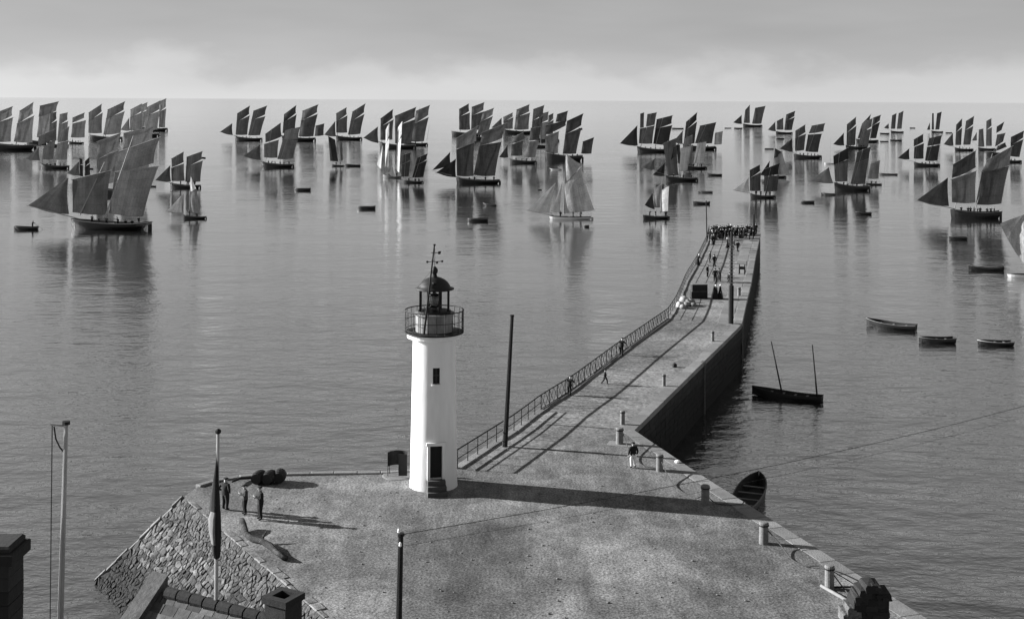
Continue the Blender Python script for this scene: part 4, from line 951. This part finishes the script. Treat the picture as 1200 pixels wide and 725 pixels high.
cap_me = MB().lathe([(.088, .035), (.105, .05), (.118, .075), (.105, .10), (.06, .118), (0, .122)], 12).box(-.06, .06, -.155, -.08, .038, .05).mesh('cap', 'cloth_dark', True)
beret_me = MB().lathe([(.085, .04), (.115, .06), (.12, .08), (.08, .105), (0, .11)], 12).mesh('beret', 'cloth_dark', True)
hat_me = MB().lathe([(.15, .045), (.15, .055), (.095, .06), (.09, .13), (.06, .15), (0, .15)], 14).mesh('hat', 'cloth_dark', True)
coif_me = MB().lathe([(.092, -.02), (.10, .04), (.09, .10), (.05, .13), (0, .135)], 12).mesh('coiffe', 'cloth_white', True)
skirt_me = MB().lathe([(.36, .03), (.34, .25), (.27, .6), (.19, .95), (.165, 1.05), (.16, 1.06)], 14, cap=False)
skirt_me.v = [(x, y*.85, z) for x, y, z in skirt_me.v]; skirt_me = skirt_me.mesh('skirt', 'cloth_dark', True)
apron_me = MB().lathe([(.366, .12), (.345, .25), (.276, .6), (.196, .95)], 8, cap=False, a0=R(225), a1=R(315))
apron_me.v = [(x, y*.87, z) for x, y, z in apron_me.v]; apron_me = apron_me.mesh('apron', 'cloth_mid', True)
def person(pose, loc, rz, label, h=1.70, hat='cap', woman=False, group=None, trousers=None, top=None):
    me = PM[pose]; s_ = h/1.78
    o = link('person', me, None, loc, rz); o.scale = (s_*1.22, s_*1.22, s_); tag(o, label, 'person', group)
    for i, mm in ((2, trousers), (1, top)):
        if mm: o.material_slots[i].link = 'OBJECT'; o.material_slots[i].material = M(mm)
    hc = HEADM[pose]
    if hat:
        hm = {'cap': cap_me, 'beret': beret_me, 'hat': hat_me, 'coiffe': coif_me}[hat]
        link(hat, hm, o, hc)
    if woman:
        link('skirt', skirt_me, o); link('apron', apron_me, o)
    return o
# the three men by the flag
for px_, py_, ps, lab, ht in ((264, 597, 'pockets', 'stout man with hands in his pockets, nearest the barrels, in dark jacket and cap', 1.80), (287, 602.5, 'folded', 'man in a lighter worn jacket and cap standing between the two other men', 1.68), (305, 608.5, 'folded', 'man in dark clothes and beret with arms folded, feet apart, beyond the bent log', 1.84)):
    person(ps, P(px_, py_), R(-62) if ps != 'pockets' else R(150), lab, ht, 'beret' if px_ > 300 else 'cap', top='cloth_mid' if px_ == 287 else None, trousers=None)
person('stand', P(742, 548), R(200), 'man in dark jacket and white trousers standing between the bollards', 1.62, 'cap', trousers='cloth_white')
person('lean', P(667, 463), R(152), 'man leaning on the lattice railing nearest the lighthouse', 1.50, 'cap')
person('walk', P(709, 450), R(100), 'child walking alone on the pier between two people at the railing', 1.18, 'cap')
person('lean', P(728, 416), R(152), 'man leaning on the railing halfway along the lattice', 1.55, 'cap')
GP = 'people strolling on the pier'
for px_, py_, ps, wm, ht, lab in ((838.5, 350, 'stand', 1, 1.65, 'woman in long dark skirt next to the stacked crates'), (844, 350, 'stand', 1, 1.68, 'woman in long dark skirt between her companion and the tall pole'),
        (838, 330, 'stand', 0, 1.7, 'man standing beside his gesturing companion in the middle of the pier'), (843.5, 329.5, 'reach', 0, 1.65, 'man with one arm raised talking in the middle of the pier'),
        (853.5, 331, 'crouch', 0, 1.7, 'person crouching beside the tall pier pole'), (829, 324.5, 'stand', 0, 1.6, 'person in dark clothes behind the stacked crates'),
        (837, 313, 'walk', 0, 1.75, 'man walking out along the pier toward the crowd'), (832, 308, 'stand', 0, 1.65, 'man standing near the railing halfway to the crowd'),
        (817.5, 311, 'lean', 1, 1.6, 'woman leaning on the outer railing'), (852.5, 290.5, 'stand', 1, 1.6, 'woman standing just short of the crowd'),
        (860, 293, 'stand', 0, 1.7, 'man standing behind the tall pole near the crowd'), (864.5, 295.5, 'walk', 0, 1.72, 'man walking away from the crowd')):
    person(ps, P(px_, py_), rng.uniform(0, 6.28) if ps != 'lean' else R(110), lab, ht, 'coiffe' if wm else rng.choice(('cap', 'hat')), bool(wm), GP)
cl = 0
spots = []
for i in range(22): spots.append((834+i*2.45+rng.uniform(-.8, .8), 275.5+rng.uniform(-1.6, 1.0)))
for i in range(14): spots.append((838+i*3.4+rng.uniform(-1, 1), 279.5+rng.uniform(-1.5, 1.2)))
for i in range(9): spots.append((831.5+rng.uniform(0, 9), 282+rng.uniform(-3, 5)))
for i, (x, y) in enumerate(spots):
    wm = rng.random() < .35
    person(rng.choice(('stand', 'pockets', 'folded', 'stand')), P(x, y), rng.uniform(0, 6.28), 'woman in the dark crowd gathered at the pier head' if wm else 'man in the dark crowd gathered at the pier head', rng.uniform(1.55, 1.8), ('coiffe' if rng.random() < .35 else 'hat') if wm else rng.choice(('cap', 'hat', 'beret')), wm, 'crowd at the pier head')
# umbrella over the crowd
up_ = P(838, 281); um = thing('umbrella', 'dark open umbrella held above the crowd at the pier head', 'umbrella', up_+Vector((0, 0, 1.1)))
MB().tube([(0, 0, 0), (0, 0, 1.25)], .015, 5).build('shaft', 'pole_wood', um); MB().lathe([(.62, .92), (.5, 1.05), (.25, 1.17), (0, 1.22)], 10).build('canopy', 'cloth_dark', um)
# crew
crew_labels = {}
for (p, rz, st) in crew_spots:
    lab = 'crewman in dark clothes aboard '+(st if st.startswith('the ') else 'the '+st)
    lw = lab.replace(',', '').split()[:15]
    while lw[-1] in ('a', 'the', 'with', 'and', 'of', 'in', 'its', 'two', 'by', 'under', 'over', 'behind', 'above', 'at', 'one', 'on', 'that', 'whose', 'far', 'from', 'beside', 'beyond', 'split', 'dark', 'pale', 'no', 'into', 'through', 'across', 'near', 'before', 'ahead', 'just', 'clearly', 'slim', 'leaning', 'great', 'very', 'small', 'square', 'broad', 'short', 'mid', 'full', 'half', 'long', 'low', 'high', 'tall', 'flat', 'thin', 'white', 'black', 'seen', 'lying', 'close', 'partly', 'or', 'along', 'between'): lw.pop()
    lab = ' '.join(lw)
    person(rng.choice(('stand', 'folded', 'crouch', 'stand', 'reach')), p, rz, lab, rng.uniform(1.6, 1.75), rng.choice(('cap', 'beret')), group='crew aboard the boats')
person('reach', P(38, 268.5, ZW)+Vector((0, 0, .1)), R(90), 'man standing in the rowing boat with a long oar', 1.7, 'cap')
oa = P(39, 268.5, ZW)
tag(MB().tube([oa+Vector((.1, -.2, 1.35)), oa+Vector((2.3, -.6, .0))], [.03, .03], 5).build('oar', 'spar'), 'long oar held over the end of the rowing boat', 'oar')

# ---------------------------------------------------------------- bollards and ropes
def bollard(label, px_, py_, h, r, slab=False, m='bollard_stone'):
    b = thing('bollard', label, 'bollard', P(px_, py_), rng.uniform(0, 3), 'mooring bollards along the harbour edge')
    MB().lathe([(r*1.05, -.02), (r, .08), (r*.97, h*.8), (r*1.06, h*.86), (r*1.06, h*.96), (r*.85, h), (0, h+.01)], 16).build('shaft', m, b, smooth=False)
    MB().lathe([(r*1.12, h*.83), (r*1.16, h*.86), (r*1.12, h*.89)], 16, cap=False).build('band', 'iron', b)
    if slab: MB().box(-.9, .8, -.55, .55, -.1, .035, bev=.03).build('slab', 'granite', b)
    return b
bollard('thick stone bollard on a pale slab at the inner corner of pier and quay', 726, 520, 1.10, .25, True)
bollard('bollard just beyond the thick corner bollard', 729.5, 497, .98, .17)
bollard('bollard standing behind the man in white trousers', 773, 551.5, 1.05, .22)
bollard('bollard touched by the lighthouse shadow with ropes at its foot', 826.5, 591, 1.12, .24)
bollard('bollard with a long slack rope, right below the lighthouse shadow', 895, 636.5, 1.12, .24)
bollard('bollard next to the pale lying spar by the stone gable', 972, 689.5, 1.12, .22)
bollard('bollard on the pier near the small mooring stone', 778, 452, .95, .15)
bollard('bollard on the pier before the tall pole', 835, 399.5, .95, .16)
bollard('bollard on the pier past the tall pole', 866, 346.5, 1.0, .2)
ms = P(790.5, 430); tag(MB().lathe([(.16, 0), (.22, .1), (.2, .25), (.1, .34), (0, .36)], 9).build('mooring_stone', 'barrel_wood', loc=ms), 'small dark rounded mooring stone on the pier deck', 'stone')
def rope(label, pts, r=.03):
    sm_ = []
    for i in range(len(pts)-1):
        for k in range(5):
            t = k/5; p0 = pts[max(i-1, 0)]; p1 = pts[i]; p2 = pts[i+1]; p3 = pts[min(i+2, len(pts)-1)]
            sm_.append(.5*((2*p1)+(p2-p0)*t+(2*p0-5*p1+4*p2-p3)*t*t+(3*p1-p0-3*p2+p3)*t**3))
    sm_.append(pts[-1]); sm_ = [Vector((p.x, p.y, max(p.z, r if p.z > -.3 else -9))) for p in sm_]
    c = sm_[0].copy(); return tag(MB().tube([p-c for p in sm_], r, 6).build('rope', 'rope', loc=c), label, 'rope', 'mooring ropes')
Z = lambda p, z: Vector((p.x, p.y, z))
rope('slack dark rope from the corner bollard towards the next bollard', [Z(P(728, 515), .8), Z(P(738, 533), .25), Z(P(752, 545), .04), Z(P(770, 549), .05), Z(P(773, 551), .6)])
rope('rope trailing from the bollard behind the man to the shadow bollard', [Z(P(774, 551), .7), Z(P(786, 566), .15), Z(P(800, 577), .03), Z(P(815, 583), .03), Z(P(826, 590.5), .5)])
rope('long slack rope looping from the bollard below the shadow to the next', [Z(P(896, 636), .85), Z(P(914, 643), .25), Z(P(928, 656), .04), Z(P(945, 664), .04), Z(P(964, 668), .25), Z(P(972, 689), .8)])
rope('rope from the bollard by the spar leading over the quay edge', [Z(P(974, 689), .85), Z(P(992, 686), .3), Z(P(1010, 690), .05), Z(P(1030, 693), .06), Z(P(1040, 694), -.2), Z(P(1043, 694), -2.5)])
rope('short rope from the bollard by the spar down to the ground', [Z(P(974, 689), .8), Z(P(984, 690), .3), Z(P(993, 695), .035), Z(P(999, 703), .035)])
rope('rope arcing over the coping beside the shadow bollard', [Z(P(828, 590), .5), Z(P(838, 590), .06), Z(P(852, 592), .05), Z(P(868, 592), .06), Z(P(874, 590), -.1), Z(P(876, 590), -3)])
ws = P(794, 542); tag(MB().lathe([(.16, 0), (.2, .08), (.14, .16), (.03, .19)], 9).build('sack', 'cloth_white', loc=ws), 'small white bundle lying on the coping near the inner corner', 'sack')
# spars lying on the quay
def spar(label, pts, r, m, cat='spar', name='spar'):
    c = pts[0].copy(); tb_ = MB().tube([p-c for p in pts], r, 8)
    if name == 'log':
        tb_.v = [tuple(Vector(v)+Vector((mnoise.noise(Vector(v)*4), mnoise.noise(Vector(v)*4+Vector((9, 0, 0))), mnoise.noise(Vector(v)*5)))*.07) for v in tb_.v]
    lo_ = tag(tb_.build(name, m, loc=c, smooth=True), label, cat)
    if name == 'log':
        q0 = pts[4]-c; MB().tube([q0, q0+Vector((.12, .28, .22)), q0+Vector((.2, .5, .36))], [.09, .06, .03], 6).build('branch_stub', m, lo_)
    return lo_
spar('pale wooden spar lying on the ground beside the bollard by the stone gable', [Z(P(962, 688), .09), Z(P(985, 701), .09), Z(P(1006, 714), .09)], [.07, .085, .095], 'spar')
spar('dark pole lying across the coping by the stone gable', [Z(P(974, 690), .1), Z(P(1034, 690), .12)], [.05, .04], 'pole_wood')
lp = [Z(P(283, 618), .45), Z(P(285, 622), .3), Z(P(288, 629), .16), Z(P(296, 634.5), .15), Z(P(306, 637), .17), Z(P(316, 643), .15), Z(P(325, 650), .15), Z(P(334, 657), .15)]
spar('bent mottled log lying on the quay beyond the rubble slope', lp, [.12, .19, .15, .18, .13, .17, .13, .16], 'bark', 'log', 'log')
# barrels
G = 'barrels on the seaward edge'
for px_, py_, lab in ((303.5, 566.5, 'dark round barrel of the row of three, on the side of the three men'), (316, 566.5, 'dark round barrel in the middle of the row of three'), (327.5, 565, 'dark round barrel of the row of three, on the lighthouse side')):
    b = thing('barrel', lab, 'barrel', P(px_, py_)+Vector((0, 0, .40)), R(rng.uniform(75, 105)), G)
    st = MB().lathe([(.30, -.48), (.36, -.28), (.40, 0), (.36, .28), (.30, .48)], 16)
    st.v = [(z, x, y) for x, y, z in st.v]; st.build('staves', 'barrel_wood', b)
    for zz, r in ((-.34, .352), (-.15, .39), (.15, .39), (.34, .352)):
        hp = MB().lathe([(r, zz-.03), (r+.012, zz), (r, zz+.03)], 16, cap=False); hp.v = [(z, x, y) for x, y, z in hp.v]; hp.build('hoop', 'iron', b)
spar('dark curved pole lying between the barrels and the stout man', [Z(P(272, 569), .25), Z(P(282, 564), .2), Z(P(292, 562), .12), Z(P(299, 562), .1)], [.06, .08, .08, .07], 'pole_wood')
# pier furniture
pc = P(819.5, 350)
for k, (dx, dy, z, w, d_, h, lab) in enumerate(((0, 0, 0, 1.9, 1.0, .85, 'large dark crate at the bottom of the stack on the pier'), (0.05, .05, .85, 1.8, .95, .8, 'dark crate on top of the stack on the pier'))):
    c = thing('crate', lab, 'crate', pc+Vector((dx, dy+.5, z)), R(4), 'crates on the pier')
    MB().box(-w/2+.02, w/2-.02, -d_/2+.02, d_/2-.02, 0, h-.02).build('core', 'barrel_wood', c)
    for j in range(4):
        z0 = j*(h/4)+.01; MB().box(-w/2, w/2, -d_/2, -d_/2+.019, z0, z0+h/4-.03).build('plank', 'barrel_wood', c)
    for j in range(4):
        y0 = -d_/2+j*d_/4; MB().box(-w/2, w/2, y0+.01, y0+d_/4-.01, h-.019, h+.0).build('plank', 'spar', c)
def sack(label, p, sx, sy, h, m, grp, name='sack', cat='sack'):
    b = MB().lathe([(.6, 0), (.95, .15), (1.0, .4), (.8, .75), (.35, .95), (0, 1.0)], 12)
    b.v = [(x*sx*(1+.15*mnoise.noise(Vector((x*3+p.x, y*3, z*3)))), y*sy*(1+.15*mnoise.noise(Vector((x*3, y*3+p.y, z*3)))), z*h) for x, y, z in b.v]
    tag(b.build(name, m, loc=p, rz=rng.uniform(0, 3), smooth=True), label, cat, grp)
for i in range(11):
    px_ = 795+rng.uniform(0, 20); py_ = 357+rng.uniform(-3, 5)
    if i % 3: sack('pale lumpy sack in the heap of goods by the railing', P(px_, py_), rng.uniform(.35, .55), rng.uniform(.3, .45), rng.uniform(.4, .75), 'sacking', 'heap of goods on the pier')
    else: sack('dark round basket in the heap of goods by the railing', P(px_, py_), .42, .42, rng.uniform(.45, .8), 'basket', 'heap of goods on the pier', 'basket', 'basket')
# hand winch on the pier
wp = P(869.5, 321); wi = thing('hand_winch', 'dark hand winch with a slanting drum frame on the pier edge', 'winch', wp, R(-15))
for sx in (-.35, .35):
    MB().tube([(sx, -.5, 0), (sx, 0, 1.25)], .07, 6).build('frame_leg', 'iron', wi); MB().tube([(sx, .5, 0), (sx, 0, 1.25)], .07, 6).build('frame_leg', 'iron', wi)
dmm = MB().lathe([(.32, -.34), (.32, -.3), (.2, -.28), (.2, .28), (.32, .3), (.32, .34)], 14); dmm.v = [(z, x, y+.8) for x, y, z in dmm.v]; dmm.build('drum', 'barrel_wood', wi)
MB().tube([(.35, 0, 1.2), (.6, 0, 1.2), (.6, 0, 1.75)], .035, 5).build('crank', 'iron', wi)
# tall poles
def pole(label, base, topv, r0, r1, name='pole', cat='pole', arms=0, group='tall poles on quay and pier', m='pole_wood'):
    o = thing(name, label, cat, base, 0, group); t = topv-base
    MB().tube([Vector((0, 0, -.02)), t*.5, t], [r0, (r0+r1)/2, r1], 8).build('shaft', m, o)
    MB().tube([t, t+Vector((0, 0, .12))], r1*1.25, 8).build('cap', 'iron', o)
    return o, t
b = P(591.5, 523); pole('tall dark pole standing by the railing next to the lighthouse', b, PD(600, 371, b.y), .18, .12)
b = P(856.5, 379); o, t = pole('tall dark pole thick at its lower half, rising on the pier before the crowd', b, PD(857.5, 273, b.y), .20, .12)
MB().tube([(0, 0, 0), t*.42], .27, 8).build('lower_sleeve', 'pole_wood', o)
for i in range(12): MB().box(-.3, .3, -.25, -.19, 4.2+i*.36, 4.26+i*.36).build('rung', 'spar', o)
b = P(828.5, 284); pole('slim pole at the seaward corner of the pier head', b, PD(827.5, 236, b.y), .11, .08)
b = P(883.5, 276.5); pole('short post at the harbour corner of the pier head', b, PD(883.3, 252, b.y), .22, .16)
# telegraph pole with insulators near the camera
dT = 47.0; tp = PD(469.5, 628, dT); tb = Vector((PD(467, 725, dT).x-.05, dT, 0))
o, t = pole('dark telegraph pole with white insulators standing alone on the open quay', tb, tp, .15, .105, 'telegraph_pole', 'pole', group=None)
for dx, dz in ((.0, .16), (.06, -.35)):
    MB().lathe([(.03, 0), (.06, .04), (.05, .09), (.06, .11), (.03, .17), (0, .18)], 8).build('insulator', 'whitewash', o, loc=t+Vector((dx-.06, -.13, dz)))
MB().tube([t+Vector((-.05, 0, .0)), t+Vector((.18, -.05, .08))], .02, 5).build('bracket', 'iron', o)
far = PD(1560, 352, 105.0)
pole('telegraph pole rising from the harbour beyond the view', Vector((far.x, far.y, ZW-2)), far, .18, .12, 'telegraph_pole', 'pole', group=None)
def wire(label, a, b, sag, rw=.014):
    pts = [a.lerp(b, i/30)-Vector((0, 0, sag*4*(i/30)*(1-i/30))) for i in range(31)]
    c = a.copy(); tag(MB().tube([p-c for p in pts], rw, 5).build('wire', 'wire', loc=c), label, 'wire', 'telegraph wires')
wire('upper telegraph wire sagging from the quay pole over the harbour', tp+Vector((.1, -.05, .1)), far, 1.7)
wire('lower thinner telegraph wire sagging from the quay pole over the harbour', tp+Vector((.1, -.05, -.35)), far-Vector((0, 0, .9)), 1.7, .007)

# ---------------------------------------------------------------- foreground mast, flag, houses
dM = 40.0
mt = PD(77.5, 497, dM); mbm = Vector((PD(70, 725, dM).x-.12, dM, 0)); 
dmast = thing('signal_mast', 'slender pale signal mast with a short yardarm and halyard', 'mast', mbm, 0)
t = mt-mbm; MB().tube([(0, 0, -4.0), (0, 0, 0), t*.5, t], [.12, .12, .10, .065], 8).build('shaft', 'pale_wood', dmast)
MB().tube([t, t+Vector((0, 0, .1))], .13, 8).build('truck', 'iron', dmast)
MB().tube([t+Vector((.05, 0, -.05)), t+Vector((-.50, 0, .0))], [.05, .035], 6).build('yardarm', 'pale_wood', dmast)
yp = t+Vector((-.45, 0, -.02))
MB().tube([yp, Vector((-.22, 0, .5))], .018, 5).build('halyard', 'wire', dmast)
MB().tube([yp+Vector((.06, 0, -.05)), yp+Vector((.12, 0, -.45)), yp+Vector((.25, 0, -.72)), yp+Vector((.42, 0, -.92))], .025, 5).build('brace', 'iron', dmast)

# gabled house whose ridge shows under the flag
RZ = 8.6
r0 = P(180, 690, RZ); r1 = P(342, 733, RZ); rd = (r1-r0).normalized(); rn = Vector((-rd.y, rd.x, 0))
if rn.y > 0: rn = -rn                     # towards the camera
hs = thing('ridge_house', 'house roof with a row of ridge tiles, raised gable coping and flagpole', 'house', Vector((r0.x, r0.y, 0)), math.atan2(rd.y, rd.x))
hl = (r1-r0).length; dep = 4.2; ev = 5.2
# local frame: x along ridge, -y towards the camera
MB().prism([(0.05, -dep), (hl, -dep), (hl, dep*.9), (0.05, dep*.9)], -4.6, ev).build('wall', 'house_stone', hs)
gab = MB().add([(0.05, -dep, ev), (0.05, dep*.9, ev), (.05, 0, RZ-.12), (hl, -dep, ev), (hl, dep*.9, ev), (hl, 0, RZ-.12)], [(0, 1, 2), (5, 4, 3), (0, 3, 4, 1), (0, 2, 5, 3), (1, 4, 5, 2)]).build('gable', 'house_stone', hs)
slm = [MB().box(-.24, .24, -.19, .19, 0, .016, jit=.006).mesh('slate', 'roof_slate') for _ in range(3)]
sl = Vector((0, -dep-.25, ev-.2)) - Vector((0, 0, RZ)); slen = sl.length; sld = sl.normalized(); ang = math.atan2(-sld.z, -sld.y)
nr = 0
for rI in range(int(slen/.3)):
    for cI in range(int(hl/.5)+1):
        x = .25+cI*.5+(.25 if rI % 2 else 0)
        if x > hl-.1 or nr >= 290: continue
        p = Vector((x, 0, RZ-.02))+sld*(.22+rI*.3)+Vector((0, 0, .02))
        sob = link('slate', rng.choice(slm), hs, p); sob.rotation_euler = (ang+.06, 0, rng.uniform(-.03, .03)); nr += 1
bk = Vector((0, dep*.9+.25, ev-.2))-Vector((0, 0, RZ)); 
MB().add([(0.05, 0, RZ), (hl, 0, RZ), (hl, bk.y, RZ+bk.z), (0.05, bk.y, RZ+bk.z), (0.05, 0, RZ-.08), (hl, 0, RZ-.08), (hl, bk.y, RZ+bk.z-.08), (0.05, bk.y, RZ+bk.z-.08)], [(0, 1, 2, 3), (7, 6, 5, 4), (0, 4, 5, 1), (1, 5, 6, 2), (2, 6, 7, 3), (3, 7, 4, 0)]).build('roof_back', 'roof_slate', hs)
rt = MB().lathe([(.17, 0), (.19, .02), (.17, .44), (.15, .46)], 10, cap=True, a0=0); rt.v = [(z, x, y) for x, y, z in rt.v]; rtm = rt.mesh('ridge_tile', 'chimney_brick')
for i in range(int((hl-.3)/.5)): link('ridge_tile', rtm, hs, (.55+i*.5, 0, RZ))
# raised coping down the near gable slope
gp0 = Vector((.0, .25, RZ+.28)); gp1 = Vector((0, -dep-.3, ev+.05))
vs = []
for p in (gp0, gp1):
    for dx in (-.3, .32):
        for dz in (-.6, .12): vs.append((dx, p.y, p.z+dz))
MB().add(vs, [(0, 2, 3, 1), (4, 5, 7, 6), (0, 1, 5, 4), (2, 6, 7, 3), (1, 3, 7, 5), (0, 4, 6, 2)]).build('gable_coping', 'coping_mid', hs)
# chimney at the other end of the ridge
cpx = P(336, 724, RZ); cl_ = hs.matrix_world
cx_ = hl-.3
ch = MB()
for (x0, x1, y0, y1) in ((-.36, .36, -.36, -.24), (-.36, .36, .24, .36), (-.36, -.24, -.24, .24), (.24, .36, -.24, .24)): ch.box(cx_+x0, cx_+x1, y0, y1, RZ-1.2, RZ+.62)
cho = ch.build('chimney', 'chimney_brick', hs)
cc = MB()
for (x0, x1, y0, y1) in ((-.42, .42, -.42, -.22), (-.42, .42, .22, .42), (-.42, -.22, -.22, .22), (.22, .42, -.22, .22)): cc.box(cx_+x0, cx_+x1, y0, y1, RZ+.62, RZ+.80)
cc.build('chimney_cap', 'chimney_brick', cho)
# flagpole on the ridge
fb_ = P(253, 709, RZ); fh = PD(255.5, 508, fb_.y); fl = thing('flagpole', 'flagpole on the house ridge with a dark flag hanging limp', 'flagpole', fb_)
t = fh-fb_; MB().tube([(0, 0, -.3), t], [.06, .045], 8).build('shaft', 'pale_wood', fl)
MB().lathe([(.05, 0), (.09, .04), (.09, .1), (.04, .14), (0, .15)], 8).build('finial', 'iron', fl, loc=t)
mpp = fb_.y/F
fo = tag(bpy.data.objects.new('flag', None), 'dark limp flag with a pale fold hanging down its pole', 'flag'); COL.objects.link(fo); fo.location = fb_
prof = [(520, .2, .3), (540, .8, 1.2), (560, 2.2, 1.8), (580, 3.6, 2.6), (598, 4.4, 3.0), (600, 4.6, 3.2), (625, 4.8, 3.6), (648, 3.4, 3.0), (652, 2.6, 2.6), (655, .6, .6)]
def cloth(name, rows, m, off=0):
    b = MB(); n = 12; vs = []; fs = []
    for y, lft, rgt in rows:
        c = PD(254.5+.004*(600-y)*.5, y, fb_.y)-fb_
        for k in range(n):
            q = 2*math.pi*k/n; rr_ = (lft*1.75 if math.cos(q) < 0 else rgt*1.25)*mpp*(1+.22*math.sin(3*q+y*.03)); vs.append((c.x+rr_*math.cos(q), rr_*.75*math.sin(q)-.02+off, c.z))
    for j in range(len(rows)-1):
        for k in range(n): fs.append((j*n+k, j*n+(k+1) % n, (j+1)*n+(k+1) % n, (j+1)*n+k))
    return b.add(vs, fs).build(name, m, fo, smooth=True)
cloth('dark_folds', prof, 'flag_cloth')
cloth('pale_fold', [(598, 3.4, -1.9), (606, 4.9, -2.0), (620, 5.1, -2.6), (636, 3.6, -2.4)], 'flag_pale', -.05)

# stone chimney of a nearer house, cut by the frame
dC = 27.0
def box_at(px0, px1, py0, py1, d): a = PD(px0, py1, d); b = PD(px1, py0, d); return a, b
a, b = box_at(-34, 10, 655, 800, dC); hc_ = thing('stone_house', 'stone house whose dark capped chimney rises at the edge of the view', 'house', Vector((a.x, dC, 0)), 0)
w = b.x-a.x; top_z = PD(0, 661, dC).z; cap_z = PD(0, 640, dC).z
chs = MB().box(0, w-.02, .0, .78, top_z-4.2, top_z-.004).build('chimney', 'joint', hc_)
zz = top_z-4.2; row = 0
while zz < top_z-.2:
    hh = .30; x = 0.0
    while x < w-.01:
        ww = min(rng.uniform(.3, .5), w-x)
        if w-x-ww < .15: ww = w-x
        MB().box(x+.012, x+ww-.006+(.02 if x+ww > w-.01 else 0), -.03, .80, zz+.01, zz+hh-.008, jit=.006).build('block', 'chimney_brick', chs); x += ww
    zz += hh; row += 1
MB().box(-.1, w+.13, -.14, .92, top_z, top_z+.26, bev=.03).build('chimney_cap', 'chimney_brick', chs)
MB().box(-.02, w+.04, -.05, .84, top_z+.26, cap_z, bev=.05).build('cap_top', 'chimney_brick', chs)
ez = top_z-3.6
MB().add([(-6, -4, ez-3), (3.2, -4, ez-3), (3.2, 4.8, ez-3), (-6, 4.8, ez-3), (-6, .4, ez+.2), (3.2, .4, ez+.2)], [(0, 1, 5, 4), (3, 4, 5, 2), (0, 4, 3), (1, 2, 5), (0, 3, 2, 1)]).build('roof', 'roof_slate', hc_)
MB().box(-5.7, 2.9, -3.7, 4.5, -4.6, ez-3.004).build('wall', 'house_stone', hc_)

# rough stone gable on the right
dG = 43.0; gpx = lambda px, py: PD(px, py, dG)
gb_ = thing('stone_gable', 'rough dark stone gable peak with a knob of masonry by the quay edge', 'building', Vector((gpx(1022, 725).x, dG, 0)), 0)
org = Vector((gpx(1022, 725).x, dG, 0))
def lp_(px, py): p = gpx(px, py)-org; return (p.x, p.z)
outl = [(1018, 690), (1029, 689), (1030, 698), (1041, 699), (1042, 705), (1041.5, 760), (1046, 860), (960, 860), (985, 745), (1001, 722), (1007, 708), (1013, 697)]
o2 = [lp_(*p) for p in outl]; o2 = [(x, max(z, -.05)) for x, z in o2]
n = len(o2); vs = [(x, 0, z) for x, z in o2]+[(x, .75, z) for x, z in o2]
me = MB().add(vs, [tuple(range(n)), tuple(n+i for i in range(n-1, -1, -1))]+[(i, n+i, n+(i+1) % n, (i+1) % n) for i in range(n)]).mesh('masonry', 'house_stone')
bm = bmesh.new(); bm.from_mesh(me); bmesh.ops.triangulate(bm, faces=[f for f in bm.faces if len(f.verts) > 4]); bmesh.ops.recalc_face_normals(bm, faces=bm.faces); bm.to_mesh(me); bm.free(); link('masonry', me, gb_)
# loose rough stones on the raking edge and top
for px_, py_, sx, sz in ((1014, 696, .2, .14), (1010, 703, .22, .16), (1006.5, 710, .2, .18), (1002, 718, .24, .16), (997, 726, .24, .2), (1021, 690, .2, .12), (1026.5, 690, .17, .13), (1034, 698.5, .2, .1), (1039.5, 699.5, .16, .12)):
    x, z = lp_(px_, py_); b = MB().box(-sx, sx, -.06, .82, -sz, sz, bev=.05, jit=.035); b.build('coping_stone', 'rubble' if px_ < 1004 else 'house_stone', gb_, loc=(x, 0, z))  # leftmost stones take a paler material, painting the sunlit edge into the colour
for k in range(16):
    px_ = rng.uniform(1010, 1038); py_ = rng.uniform(704, 724); x, z = lp_(px_, py_)
    if px_ < 1018-(py_-692)*.5: continue
    MB().box(-rng.uniform(.12, .25), rng.uniform(.12, .25), -rng.uniform(.01, .03), .1, -.09, .09, jit=.012).build('stone', 'house_stone', gb_, loc=(x, 0, z))
